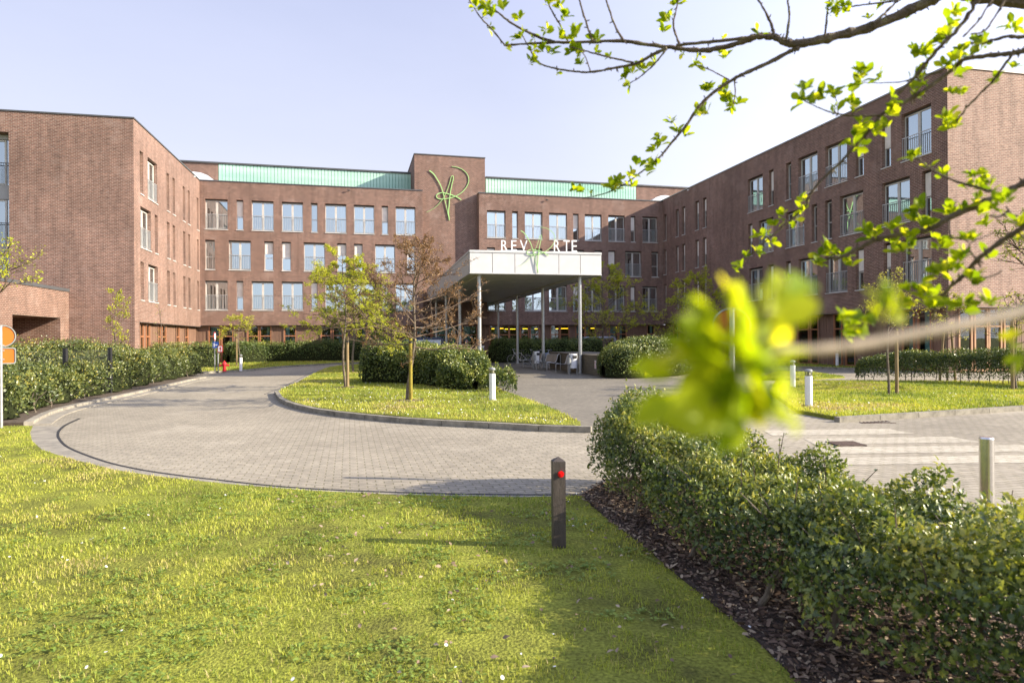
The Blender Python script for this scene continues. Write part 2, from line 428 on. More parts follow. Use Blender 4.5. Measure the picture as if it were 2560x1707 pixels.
M['hedge_mix'] = leaf_mat('shrub_leaves', [(0, (.035, .055, .018)), (.4, (.090, .118, .032)), (.72, (.16, .18, .045)), (.92, (.27, .27, .05)), (1, (.38, .31, .06))], .18, .36, .5)
M['hedge_far'] = leaf_mat('far_hedge_leaves', [(0, (.045, .08, .025)), (.6, (.13, .18, .045)), (1, (.30, .33, .09))], .15, .4, .4)
M['lime_leaf'] = leaf_mat('lime_tree_leaves', [(0, (.25, .29, .02)), (.6, (.44, .46, .035)), (1, (.60, .57, .09))], .45, .45, .3)
M['olive_leaf'] = leaf_mat('olive_tree_leaves', [(0, (.12, .165, .018)), (.6, (.23, .27, .03)), (1, (.36, .36, .06))], .4, .5, .3)
M['copper_leaf'] = leaf_mat('copper_tree_leaves', [(0, (.13, .075, .035)), (.6, (.26, .16, .075)), (1, (.40, .27, .13))], .35, .5, .3, (1.3, 1.1, .8))
M['pale_leaf'] = leaf_mat('pale_tree_leaves', [(0, (.26, .27, .06)), (1, (.46, .42, .13))], .4, .5, .3)
M['apple_leaf'] = leaf_mat('apple_leaves', [(0, (.095, .16, .010)), (.45, (.20, .28, .014)), (.8, (.36, .42, .022)), (1, (.52, .52, .05))], .64, .55, .2, (1.6, 1.5, .35))
M['chip'] = leaf_mat('bark_chips', [(0, (.04, .025, .018)), (.5, (.13, .085, .06)), (.82, (.26, .19, .135)), (1, (.46, .37, .25))], .0, .9, .2)
M['berry'] = plain('red_berry', (.5, .01, .01), .3)
def green_glass():
    m, t, b = nt('channel_glass')
    tc = t.nodes.new('ShaderNodeTexCoord'); mp = t.nodes.new('ShaderNodeMapping'); mp.inputs['Scale'].default_value = (.15, .15, 1.1)
    t.links.new(tc.outputs['Object'], mp.inputs[0])
    n = t.nodes.new('ShaderNodeTexNoise'); n.inputs['Scale'].default_value = 1.0; n.inputs['Detail'].default_value = 4
    t.links.new(mp.outputs[0], n.inputs['Vector'])
    r = ramp(t, [(.3, (.30, .55, .43)), (.55, (.43, .66, .53)), (.75, (.56, .76, .64))]); t.links.new(n.outputs['Fac'], r.inputs[0])
    t.links.new(r.outputs[0], b.inputs['Base Color']); b.inputs['Roughness'].default_value = .25
    return m
M['green_glass'] = green_glass()

# ------------------------------------------------------------------ camera, sun, sky
cam = bpy.data.cameras.new('Camera'); co = bpy.data.objects.new('Camera', cam); COL.objects.link(co)
cam.sensor_fit = 'HORIZONTAL'; cam.sensor_width = 36; cam.lens = F / 2560 * 36
cam.clip_start = .02; cam.clip_end = 3000; cam.shift_y = -(853.5 - VH) / 2560
c_, s_ = math.cos(ROLL), math.sin(ROLL)
co.matrix_world = Matrix(((c_, s_, 0, 0), (0, 0, -1, 0), (-s_, c_, 0, HC), (0, 0, 0, 1)))
cam.dof.use_dof = True; cam.dof.focus_distance = 24; cam.dof.aperture_fstop = 3.4
S.camera = co
SUN = Vector((.99, -.13, .44)).normalized()
ELEV = math.asin(SUN.z); AZ = math.atan2(SUN.x, SUN.y)
sl = bpy.data.lights.new('Sun', 'SUN'); sl.energy = 5.0; sl.angle = math.radians(.5); sl.color = (1, .88, .71)
so = bpy.data.objects.new('Sun', sl); COL.objects.link(so); so.location = (30, -10, 30)
so.rotation_euler = (-SUN).to_track_quat('-Z', 'Y').to_euler()
W_ = bpy.data.worlds.new('World'); S.world = W_; W_.use_nodes = True
t = W_.node_tree; bg = t.nodes['Background']
sky = t.nodes.new('ShaderNodeTexSky'); sky.sky_type = 'NISHITA'; sky.sun_disc = False
sky.sun_elevation = ELEV; sky.sun_rotation = AZ; sky.air_density = 1.0; sky.dust_density = 2.0; sky.ozone_density = 1.5; sky.altitude = 20
tc = t.nodes.new('ShaderNodeTexCoord'); mp = t.nodes.new('ShaderNodeMapping'); mp.inputs['Scale'].default_value = (1.2, .7, 4)
mp.inputs['Rotation'].default_value = (0, .25, .3)
n = t.nodes.new('ShaderNodeTexNoise'); n.inputs['Scale'].default_value = 2.2; n.inputs['Detail'].default_value = 7; n.inputs['Roughness'].default_value = .6
t.links.new(tc.outputs['Generated'], mp.inputs[0]); t.links.new(mp.outputs[0], n.inputs['Vector'])
r = ramp(t, [(.3, (.0, .0, .0)), (.8, (.07, .07, .07))]); t.links.new(n.outputs['Fac'], r.inputs[0])
sx = t.nodes.new('ShaderNodeSeparateXYZ'); t.links.new(tc.outputs['Generated'], sx.inputs[0])
rz_ = ramp(t, [(0, (.92,) * 3), (.12, (.90,) * 3), (.45, (.76,) * 3), (1, (.5,) * 3)]); t.links.new(sx.outputs['Z'], rz_.inputs[0])
fac = math_node(t, 'ADD', rz_.outputs[0], r.outputs[0])
hc = ramp(t, [(0, (.93, .95, 1.0)), (.14, (.86, .89, 1.0)), (.48, (.66, .71, .98)), (1, (.50, .58, .95))]); t.links.new(sx.outputs['Z'], hc.inputs[0])
dp = t.nodes.new('ShaderNodeVectorMath'); dp.operation = 'DOT_PRODUCT'; t.links.new(tc.outputs['Generated'], dp.inputs[0]); dp.inputs[1].default_value = SUN
glow = math_node(t, 'POWER', math_node(t, 'MAXIMUM', dp.outputs['Value'], bv=0.), bv=1.4)     # haze is brighter towards the sun
gl = math_node(t, 'ADD', math_node(t, 'MULTIPLY', glow, bv=1.7), bv=1.)
hz0 = mixc(t, None, hc.outputs[0], None, 'MULTIPLY', fv=1., bc=(7.5, 7.5, 7.6))
vs_ = t.nodes.new('ShaderNodeVectorMath'); vs_.operation = 'SCALE'; t.links.new(hz0, vs_.inputs[0]); t.links.new(gl, vs_.inputs['Scale']); hz = vs_.outputs[0]
veil = mixc(t, fac, sky.outputs[0], hz)      # thin high haze cloud
t.links.new(veil, bg.inputs[0]); bg.inputs[1].default_value = .064
S.view_settings.view_transform = 'Standard'; S.view_settings.look = 'None'
S.view_settings.exposure = 1.2; S.view_settings.gamma = 1
S.render.engine = 'CYCLES'
S.cycles.use_denoising = True; S.cycles.max_bounces = 7; S.cycles.diffuse_bounces = 3; S.cycles.glossy_bounces = 4
S.cycles.transparent_max_bounces = 10; S.cycles.transmission_bounces = 4; S.cycles.sample_clamp_indirect = 6

# ================================================================== GROUND
def struct(name, mb, mat, label=None):
    o = mb.build(name, mat); o['kind'] = 'structure'
    if label: o['label'] = label
    return o
def G(pts): return [gnd(u, v) for u, v in pts]

mb = MB(); mb.poly([(-420, -300), (420, -300), (420, 700), (-420, 700)], -.03); struct('ground', mb, M['lawn'])
mb = MB(); mb.poly([(-16, 5), (4, 5), (6, -14), (20, -14), (44, 12), (44, 58), (16, 62), (-30, 52), (-19, 34), (-16, 13)], 0.); struct('road', mb, M['pavers'], 'grey block paved driveway curving through the courtyard')

GRASS_EDGE = G([(82, 1067), (75, 1083), (80, 1105), (105, 1127), (159, 1145), (223, 1162), (287, 1178), (383, 1193), (470, 1203), (608, 1217), (774, 1230), (995, 1241), (1300, 1247), (1455, 1243)])
MULCH_EDGE = G([(1455, 1243), (1475, 1264), (1530, 1312), (1600, 1364), (1697, 1449), (1785, 1520), (1872, 1591), (1948, 1667), (1990, 1710), (2080, 1815)])
LAWN = GRASS_EDGE + MULCH_EDGE[1:] + [(2.2, 1.0), (2.4, -4), (-16, -6), (-17, 10.5), (-11.5, 13.6)]
mb = MB(); mb.poly(LAWN, -.02, .022); struct('lawn', mb, M['lawn'], 'open front lawn')
mb = MB(); mb.poly(MULCH_EDGE + [(2.0, 2.2), (3.6, 1.2), (3.3, 4.0), (2.75, 6.2), (2.2, 8.1), (1.3, 8.15), (.95, 7.6)], -.02, .03); struct('mulch_bed', mb, M['mulch'])

def offset(pts, d):
    out = []
    for i, p in enumerate(pts):
        a = np.array(pts[max(i - 1, 0)]); b = np.array(pts[min(i + 1, len(pts) - 1)])
        t_ = (b - a) / np.linalg.norm(b - a); out.append((p[0] - t_[1] * d, p[1] + t_[0] * d))
    return out
def strip(mb, pts, d0, d1, z0, z1, gap=0.0):
    a, b = offset(pts, d0), offset(pts, d1)
    for i in range(len(pts) - 1):
        p0, p1, q0, q1 = a[i], a[i + 1], b[i], b[i + 1]
        if gap:
            L = math.dist(p0, p1); g = min(gap / L, .2)
            p0, p1 = tuple(np.array(p0) + (np.array(p1) - np.array(p0)) * g), p1
            q0, q1 = tuple(np.array(q0) + (np.array(q1) - np.array(q0)) * g), q1
        vs = [(*p0, z0), (*p1, z0), (*q1, z0), (*q0, z0), (*p0, z1), (*p1, z1), (*q1, z1), (*q0, z1)]
        mb.add(vs, [(0, 3, 2, 1), (4, 5, 6, 7), (0, 1, 5, 4), (1, 2, 6, 5), (2, 3, 7, 6), (3, 0, 4, 7)])
def smooth2(pts, step):
    c = catmull(pts, 12); c = np.array(c); d = np.concatenate([[0], np.cumsum(np.linalg.norm(np.diff(c, axis=0), axis=1))])
    n_ = max(2, int(d[-1] / step)); t_ = np.linspace(0, d[-1], n_ + 1)
    return [(float(np.interp(x, d, c[:, 0])), float(np.interp(x, d, c[:, 1]))) for x in t_]
DRAIN = G([(215, 1040), (170, 1060), (150, 1075), (145, 1086), (148, 1098), (166, 1117), (207, 1136), (271, 1158), (351, 1176), (430, 1188), (510, 1198), (746, 1222), (1050, 1235), (1300, 1239), (1470, 1239)])
dr = smooth2(DRAIN, .3)
mb = MB(); strip(mb, dr[2:], -.019, .019, -.01, .017); struct('drain_slot', mb, M['iron'])
GE = smooth2(GRASS_EDGE, .5)
mb = MB()
dd = smooth2(G([(158, 1068), (145, 1086), (148, 1098), (166, 1117), (207, 1136), (271, 1158), (351, 1176), (430, 1188), (510, 1198), (746, 1222), (1050, 1235), (1300, 1239), (1470, 1239)]), .5)
n_ = 60
ge = np.array(smooth2(GRASS_EDGE, .02)); d2 = np.array(smooth2(G([(158, 1068), (145, 1086), (148, 1098), (166, 1117), (207, 1136), (271, 1158), (351, 1176), (430, 1188), (510, 1198), (746, 1222), (1050, 1235), (1300, 1239), (1470, 1239)]), .02))
ia = np.linspace(0, len(ge) - 1, n_).astype(int); ib = np.linspace(0, len(d2) - 1, n_).astype(int)
for i in range(n_ - 1):
    a, b, c, d = ge[ia[i]], ge[ia[i + 1]], d2[ib[i + 1]], d2[ib[i]]
    e = a + (b - a) * .03; f = d + (c - d) * .03
    mb.quad((*e, .012), (*b, .012), (*c, .012), (*f, .012))
struct('gutter', mb, M['gutter'])
# left bed with its kerb
LK = G([(82, 1063), (127, 1038), (191, 1019), (287, 998), (383, 976), (478, 953), (516, 946)])
lk = smooth2(LK, 1.0)
mb = MB(); strip(mb, lk, 0, .16, -.02, .085, .02); strip(mb, smooth2(LK, .5), -.32, -.01, -.02, .02, .02); struct('kerb', mb, M['gutter'])
mb = MB(); mb.poly(offset(lk, .16) + [(-19.5, 31), (-20, 20), (-17, 13)], -.02, .07); struct('planting_bed', mb, M['soil'])

ISL = G([(691, 985), (707, 1007), (762, 1026), (849, 1041), (1031, 1059), (1211, 1069), (1428, 1082), (1478, 1081)])
ISLLAWN = G([(695, 986), (709, 1005), (764, 1023), (850, 1037), (1031, 1054), (1211, 1064), (1428, 1076), (1452, 1074)])
ISLR = G([(1450, 1066), (1392, 1036), (1338, 1013), (1294, 997), (1258, 984), (1225, 962), (1160, 925), (1060, 905)])
ISLB = G([(985, 908), (907, 913), (842, 918), (816, 924), (796, 932), (745, 961), (703, 980)])
mb = MB(); mb.poly(ISLLAWN + ISLR + ISLB, -.02, .10); isl = struct('island_lawn', mb, M['lawn'])
ki = smooth2(ISL, 1.0)
mb = MB(); strip(mb, ki, -.06, .07, -.02, .115, .015); struct('kerb', mb, M['kerb'])
kl = smooth2(ISLB + [ISL[0]], 1.)
mb = MB(); strip(mb, kl, -.34, -.02, -.02, .012, .015); struct('gutter', mb, M['gutter'])
mb = MB(); strip(mb, smooth2(ISLB + [ISL[0]], .4), -.39, -.35, -.01, .008); strip(mb, smooth2(ISLR, .5)[2:], -.07, -.01, -.02, .06); struct('drain_slot', mb, M['iron'])
# plaza walk under the canopy
PLZ = G([(1478, 1082), (1450, 1066), (1392, 1036), (1338, 1013), (1294, 997), (1258, 984), (1225, 962), (1160, 925), (1060, 905), (1060, 893), (1240, 893), (1240, 905), (1400, 905), (1700, 946), (1860, 985), (1720, 1040)])
mb = MB(); mb.poly(PLZ, .004); struct('plaza_path', mb, M['plaza'])
# right lawn
RL = G([(2106, 1051), (2560, 1020), (2720, 1008), (2760, 950), (2560, 960), (2300, 958), (2137, 957), (1940, 958), (1925, 985), (1992, 1033), (2080, 1049)])
mb = MB(); mb.poly(RL, -.02, .08); struct('right_lawn', mb, M['lawn'])
mb = MB(); strip(mb, smooth2(G([(2091, 1055), (2300, 1042), (2560, 1025), (2760, 1011)]), 1.), -.07, .07, -.02, .105, .015); struct('kerb', mb, M['kerb'])
mb = MB(); mb.poly(G([(1890, 951), (1950, 930), (2040, 935), (2112, 945), (2000, 951)]), -.02, .06); struct('lawn_patch', mb, M['lawn'])
mb = MB(); mb.poly(G([(1880, 917), (2160, 925), (2700, 930), (2700, 906), (2160, 906), (1880, 901)]), -.02, .08); struct('verge_lawn', mb, M['lawn'])
mb = MB(); strip(mb, G([(1880, 917), (2000, 920.5), (2160, 925), (2400, 927), (2700, 930)]), -.12, .02, -.02, .11); struct('kerb', mb, M['kerb'])
# far verge beside the entrance road
VG = G([(505, 934), (515, 933), (604, 929), (679, 921.5), (734, 917), (856, 910), (907, 908), (985, 905)])
mb = MB(); mb.poly(VG + G([(985, 899), (767, 903), (648, 904), (553, 909), (500, 912)]), -.02, .09); struct('verge_lawn', mb, M['lawn'])
mb = MB(); strip(mb, smooth2(VG, 1.), -.08, .08, -.02, .11, .015); struct('kerb', mb, M['kerb'])
# pale crossing bands in the paving
mb = MB()
for (x0, x1, y, w_) in ((4.6, 7.2, 11.6, .66), (4.9, 7.7, 10.62, .62), (4.6, 8.2, 9.75, .58), (4.2, 8.0, 8.9, .55)):
    mb.poly([(x0, y), (x1, y + .12), (x1 - .1, y + .12 + w_), (x0 + .1, y + w_)], .004)
struct('crossing_bands', mb, M['pavers_pale'])
mb = MB(); g0 = gnd(2115, 1110)
for i in range(9):
    mb.box(g0[0] - .23, g0[0] + .23, g0[1] - .20 + i * .048, g0[1] - .172 + i * .048, 0, .018)
for i in range(3): mb.box(g0[0] - .23 + i * .215, g0[0] - .20 + i * .215, g0[1] - .215, g0[1] + .23, 0, .0155)
o = mb.build('drain_grate', M['rust']); tag(o, 'rusty square drain grate set in the pale crossing bands', 'drain')
mb = MB(); a, b = gnd(2150, 1056), gnd(2215, 1053)
for i in range(8):
    x = a[0] + (b[0] - a[0]) * i / 7; y = a[1] + (b[1] - a[1]) * i / 7
    mb.box(x - .012, x + .012, y - .13, y + .02, 0, .012)
mb.box(a[0] - .03, b[0] + .03, a[1] - .15, a[1] - .131, 0, .011)
o = mb.build('gully_grate', M['rust']); tag(o, 'narrow rusty gully grate against the kerb of the right lawn', 'drain')

# ================================================================== BUILDING
cl = at(500, 650, 50); cr = at(1658, 650, 59.2); lw = at(335, 550, 36); rw = at(2370, 460, 30.2)
C = Wall(cl, cr); L = Wall(lw, cl); R = Wall(cr, rw)
ga = Wall(lw, cl); gx = C.d
gl_d = (math.cos(math.radians(12.3)), math.sin(math.radians(12.3)))
GL = Wall((lw[0] - gl_d[0] * 16, lw[1] - gl_d[1] * 16), lw)      # left gable
GR = Wall(rw, (rw[0] + gl_d[0] * 16, rw[1] + gl_d[1] * 16))      # right gable

def wall_mesh(mb, W, s0, s1, z0, z1, rows, rec=.32):
    """brick face with real openings; rows = [(zb, zt, [(sa, sb), ...])] bottom to top"""
    def q(a, b, lo, hi):
        if b - a > 1e-4 and hi - lo > 1e-4:
            mb.quad(W.P(a, 0, lo), W.P(b, 0, lo), W.P(b, 0, hi), W.P(a, 0, hi), [(a, lo), (b, lo), (b, hi), (a, hi)])
    z = z0
    for zb, zt, ops in sorted(rows, key=lambda r_: r_[0]):
        ops = sorted(ops); q(s0, s1, z, zb); x = s0
        for a, b in ops:
            q(x, a, zb, zt); x = b
            mb.quad(W.P(a, 0, zb), W.P(a, 0, zt), W.P(a, rec, zt), W.P(a, rec, zb), [(0, zb), (0, zt), (rec, zt), (rec, zb)])
            mb.quad(W.P(b, 0, zt), W.P(b, 0, zb), W.P(b, rec, zb), W.P(b, rec, zt), [(0, zt), (0, zb), (rec, zb), (rec, zt)])
            mb.quad(W.P(a, 0, zt), W.P(b, 0, zt), W.P(b, rec, zt), W.P(a, rec, zt), [(a, 0), (b, 0), (b, rec), (a, rec)])
            mb.quad(W.P(b, 0, zb), W.P(a, 0, zb), W.P(a, rec, zb), W.P(b, rec, zb), [(b, 0), (a, 0), (a, rec), (b, rec)])
        q(x, s1, zb, zt); z = zt
    q(s0, s1, z, z1)

def window(W, a, b, zb, zt, root, rec=.22, wide=True, curtain=0, blind=False):
    T = lambda x, y, z: W.P(x, y, z)
    hd = MB(); hd.box(a + .002, b - .002, rec + .05, rec + .085, zt - .11, zt - .002, T); hd.build('head_shadow_strip', M['coping'], root)  # dark strip put in to draw the shadow line under the window head
    zt -= .10
    f = MB(); e = .055
    f.box(a, a + e, rec - .02, rec + .05, zb, zt, T); f.box(b - e, b, rec - .02, rec + .05, zb, zt, T)
    f.box(a + e, b - e, rec - .02, rec + .05, zb, zb + .07, T); f.box(a + e, b - e, rec - .02, rec + .05, zt - .06, zt, T)
    m = (a + b) / 2
    if wide: f.box(m - .075, m + .075, rec - .025, rec + .045, zb + .07, zt - .06, T)
    else: f.box(a + e, b - e, rec - .018, rec + .045, zb + (zt - zb) * .44, zb + (zt - zb) * .44 + .05, T)
    w = f.build('window', M['frame'], root)
    p = MB(); y = rec + .015
    j = RNG.normal(0, .014)          # no two panes hang quite true
    p.quad(T(a + e, y + j, zb + .07), T((m if wide else b - e), y, zb + .07), T((m if wide else b - e), y, zt - .06), T(a + e, y + j, zt - .06))
    if wide: p.quad(T(m, y, zb + .07), T(b - e, y - j, zb + .07), T(b - e, y - j, zt - .06), T(m, y, zt - .06))
    p.build('pane', M['glass'], w)
    g = MB(); g.box(a - .03, b + .03, -.05, rec - .022, zb - .045, zb + .003, T); g.build('sill', M['sill'], w)
    if wide:
        r_ = MB(); zr = zb + 1.13; n_ = max(6, int((b - a - .08) / .118))
        r_.box(a + .01, b - .01, .015, .05, zr, zr + .035, T); r_.box(a + .01, b - .01, .02, .045, zb + .09, zb + .115, T)
        for i in range(n_ + 1):
            x = a + .03 + (b - a - .06) * i / n_
            r_.box(x - .008, x + .008, .024, .042, zb + .115, zr, T)
        r_.build('railing', M['rail'], w)
        if curtain:
            c = MB(); n2 = 16; cw = (b - a) * (.24 if abs(curtain) == 1 else .45)
            x0 = a + .06 if curtain > 0 else b - .06 - cw; pv = None
            for i in range(n2 + 1):
                x = x0 + cw * i / n2; yy = rec + .22 + .035 * math.sin(i * 1.9 + a)
                if pv: c.quad(T(pv[0], pv[1], zb + .05), T(x, yy, zb + .05), T(x, yy, zt - .03), T(pv[0], pv[1], zt - .03))
                pv = (x, yy)
            c.build('curtain', M['curtain'] if RNG.random() < .6 else M['curtain_w'], w)
    elif blind:
        c = MB(); c.box(a + e - .01, b - e + .01, rec - .045, rec - .03, zb + (zt - zb) * (.48 + RNG.choice([0, 0, 0, -.03, .12])), zt, T)
        for q in (.66, .83): c.box(a + e - .012, b - e + .012, rec - .05, rec - .046, zb + (zt - zb) * q, zb + (zt - zb) * q + .012, T)
        c.build('blind', M['blind'], w)
    return w

def coping(mb, W, s0, s1, z, d0=-.05, d1=.38, h=.075):
    mb.box(s0, s1, d0, d1, z, z + h, lambda x, y, zz: W.P(x, y, zz))

def gf_strip(W, s0, s1, ztop, mods, root, rec=.38, pale=False):
    """recessed ground floor: timber boarding with framed windows; mods = [(sa, sb)] glazed"""
    T = lambda x, y, z: W.P(x, y, z)
    x = s0; mods = sorted(mods)
    spans = []
    for a, b in mods:
        if a > x + .02: spans.append((x, a))
        x = b
    if s1 > x: spans.append((x, s1))
    for a, b in spans:
        cl_ = MB(); n_ = max(1, int(round((b - a) / .125)))
        for i in range(n_):
            p, q = a + (b - a) * i / n_, a + (b - a) * (i + 1) / n_
            cl_.box(p + .004, q - .004, rec + RNG.uniform(-.008, .008), rec + .06, .05, ztop, T)
        if b - a > .6:
            for e in (a, b - .07): cl_.box(e, e + .07, rec - .06, rec - .01, .05, ztop, T)
        cl_.build('timber_cladding', M['wood'], root)
    for a, b in mods:
        f = MB(); e = .085; zm = .05 + (ztop - .05) * .70
        f.box(a, a + e, rec - .05, rec + .06, .05, ztop, T); f.box(b - e, b, rec - .05, rec + .06, .05, ztop, T)
        f.box(a + e, b - e, rec - .045, rec + .055, .05, .16, T); f.box(a + e, b - e, rec - .045, rec + .055, ztop - .08, ztop, T)
        f.box(a + e, b - e, rec - .045, rec + .055, zm, zm + .08, T)
        w = f.build('ground_window', M['wood_frame_pale' if pale else 'wood_frame'], root)
        p = MB(); p.quad(T(a + e, rec + .01, .16), T(b - e, rec + .01, .16), T(b - e, rec + .01, ztop - .08), T(a + e, rec + .01, ztop - .08)); p.build('pane', M['glass_low'], w)
        if RNG.random() < .62:
            c = MB(); n2 = 14; cw = (b - a - .2) * RNG.choice([.4, .6, .95]); x0 = a + .1 if RNG.random() < .6 else b - .1 - cw; pv = None
            for i in range(n2 + 1):
                x = x0 + cw * i / n2; yy = rec + .3 + .04 * math.sin(i * 2.1 + a)
                if pv: c.quad(T(pv[0], pv[1], .1), T(x, yy, .1), T(x, yy, ztop - .02), T(pv[0], pv[1], ztop - .02))
                pv = (x, yy)
            c.build('curtain', M['curtain'], w)

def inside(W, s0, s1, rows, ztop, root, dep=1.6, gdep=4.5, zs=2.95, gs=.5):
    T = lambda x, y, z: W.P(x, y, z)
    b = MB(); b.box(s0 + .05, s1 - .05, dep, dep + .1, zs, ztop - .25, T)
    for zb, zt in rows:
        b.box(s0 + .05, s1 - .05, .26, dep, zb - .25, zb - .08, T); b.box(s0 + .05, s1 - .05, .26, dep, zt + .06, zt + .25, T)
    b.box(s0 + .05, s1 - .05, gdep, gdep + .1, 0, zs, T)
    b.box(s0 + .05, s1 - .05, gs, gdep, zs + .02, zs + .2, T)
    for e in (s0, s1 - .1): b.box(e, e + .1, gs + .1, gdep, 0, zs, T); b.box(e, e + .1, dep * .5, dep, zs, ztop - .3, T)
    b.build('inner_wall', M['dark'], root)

# ---- central block
CB = thing('central_block', 'four storey brick middle block with green glass band on its roof', 'building', (*C.P(C.L / 2, 6, 0)[:2], 0), world=True)
z2 = lambda x: 480 + x * .3188
z3 = lambda x: 1000 + x * .3507
CR = [(4.12, 6.38), (7.22, 9.50), (10.32, 12.64)]
zz = lambda lst, fn, v: [(C.s_(fn(a), v), C.s_(fn(b), v)) for a, b in lst]
TA = C.s_(1057, 600); TB = C.s_(1198, 600)
top_l = [(103, 280), (348, 402), (468, 640), (704, 870), (933, 985), (1045, 1210), (1270, 1430), (1488, 1538), (1597, 1752)]
mid_l = [(103, 179), (288, 461), (567, 638), (704, 775), (877, 1042), (1139, 1210), (1271, 1338), (1436, 1592), (1686, 1752)]
top_r = [(620, 752), (800, 840), (890, 1015), (1063, 1190), (1234, 1273), (1317, 1437), (1485, 1602), (1645, 1678), (1728, 1835)]
mid_r = [(620, 678), (765, 890), (965, 1015), (1063, 1112), (1195, 1313), (1388, 1440), (1485, 1535), (1605, 1720), (1793, 1843)]
rl = [zz(top_l, z2, 750), zz(mid_l, z2, 640), zz(top_l, z2, 540)]
rr = [zz(top_r, z3, 750), zz(mid_r, z3, 640), zz(top_r, z3, 540)]
mb = MB()
wall_mesh(mb, C, 0, TA, 2.95, 14.0, [(zb, zt, ops) for (zb, zt), ops in zip(CR, rl)])
wall_mesh(mb, C, TB, C.L + .3, 2.95, 14.05, [(zb, zt, ops) for (zb, zt), ops in zip(CR, rr)])
TD = .75
for s, z1 in ((TA, 14.0), (TB, 14.05)):
    mb.quad(C.P(s, 0, 2.95), C.P(s, TD + .1, 2.95), C.P(s, TD + .1, z1), C.P(s, 0, z1), [(0, 2.95), (TD, 2.95), (TD, z1), (0, z1)])
mb.build('wall', M['brick'], CB)
for rws, sides in ((rl, 0), (rr, 1)):
    for (zb, zt), ops in zip(CR, rws):
        for a, b in ops:
            wd = (b - a) > 1.0
            window(C, a, b, zb, zt, CB, wide=wd, curtain=int(RNG.choice([1, -1, 2, -2, 0])) if wd else 0, blind=(not wd) and RNG.random() < .85)
# lift tower
CT = C.shift(TD); ta, tb = CT.s_(1036.5, 500), CT.s_(1213, 500); TZ = CT.sz(1125, 391)[1]
mb = MB()
wall_mesh(mb, CT, ta, tb, 2.95, TZ, [])
for s in (ta, tb):
    mb.quad(CT.P(s, 0, 2.95), CT.P(s, 8, 2.95), CT.P(s, 8, TZ), CT.P(s, 0, TZ), [(0, 2.95), (8, 2.95), (8, TZ), (0, TZ)])
mb.quad(CT.P(ta, 8, 2.95), CT.P(tb, 8, 2.95), CT.P(tb, 8, TZ), CT.P(ta, 8, TZ), [(ta, 2.95), (tb, 2.95), (tb, TZ), (ta, TZ)])
mb.build('tower', M['brick'], CB)
mb = MB(); coping(mb, CT, ta - .04, tb + .04, TZ, -.05, 8.05)
coping(mb, C, -.05, TA + .02, 14.0, -.05, .7); coping(mb, C, TB - .04, C.L + .3, 14.05, -.05, .7)
mb.build('coping', M['coping'], CB)
# roof storey with channel glass
RS = C.shift(4.2)
rz = RS.sz(546, 409)[1]; gz0 = 13.6
seg = [(RS.s_(440, 420), RS.s_(546, 420), 'b'), (RS.s_(546, 420), RS.s_(1028, 430), 'g'), (RS.s_(1214, 450), RS.s_(1590, 460), 'g'), (RS.s_(1590, 460), RS.s_(1745, 470), 'b')]
cm = MB()
for a, b, k in seg:
    mb = MB(); gm = MB()
    if k == 'b':
        wall_mesh(mb, RS, a, b, gz0, rz, [])
    else:
        n_ = int((b - a) / .27)
        for i in range(n_):
            p, q = a + (b - a) * i / n_, a + (b - a) * (i + 1) / n_
            gm.add([RS.P(p, .05, gz0), RS.P(p + .025, -.015, gz0), RS.P(q - .025, -.015, gz0), RS.P(q, .05, gz0), RS.P(p, .05, rz - .06), RS.P(p + .025, -.015, rz - .06), RS.P(q - .025, -.015, rz - .06), RS.P(q, .05, rz - .06)],
                   [(0, 1, 5, 4), (1, 2, 6, 5), (2, 3, 7, 6)])
    mb.build('roof_storey', M['brick'], CB) if k == 'b' else gm.build('channel_glass_band', M['green_glass'], CB)
    cm.box(a, b, -.12, 7.0, rz - .02, rz + .10, lambda x, y, z: RS.P(x, y, z))
cm.build('roof_edge', M['coping'], CB)
mb = MB()
mb.box(0, C.L, .85, 13, 13.3, 13.45, lambda x, y, z: C.P(x, y, z)); mb.build('roof', M['coping'], CB)
mb = MB(); mb.box(0, C.L, -.0, .6, 2.93, 2.949, lambda x, y, z: C.P(x, y, z)); mb.build('soffit', M['soffit'], CB)
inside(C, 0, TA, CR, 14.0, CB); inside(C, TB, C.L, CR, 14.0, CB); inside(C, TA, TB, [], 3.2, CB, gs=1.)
zA = lambda x: 480 + x * .2211
zB = lambda x: 1130 + x * .2211
Crec = C.shift(.38)
gm_l = [(198, 312), (340, 460), (635, 750), (775, 890), (1050, 1170), (1465, 1570), (1600, 1700), (1865, 1975), (1990, 2100)]
gm_r = [(425, 530), (535, 640), (650, 765), (775, 865), (885, 985), (1115, 1210), (1225, 1320), (1400, 1500), (1510, 1620), (1780, 1870), (1885, 1970), (2205, 2285)]
mods = [(Crec.s_(zA(a), 830) - .06, Crec.s_(zA(b), 830) + .06) for a, b in gm_l] + [(Crec.s_(zB(a), 830) - .04, Crec.s_(zB(b), 830) + .04) for a, b in gm_r]
ent0, ent1 = Crec.s_(1040, 830), Crec.s_(1193, 830)
mods = [m_ for m_ in mods if not (m_[1] > ent0 and m_[0] < ent1)]
n_ = 4
ents = [(ent0 + (ent1 - ent0) * i / n_ + .01, ent0 + (ent1 - ent0) * (i + 1) / n_ - .01) for i in range(n_)]
gf_strip(C, -.4, C.L + .4, 2.93, mods + ents, CB)

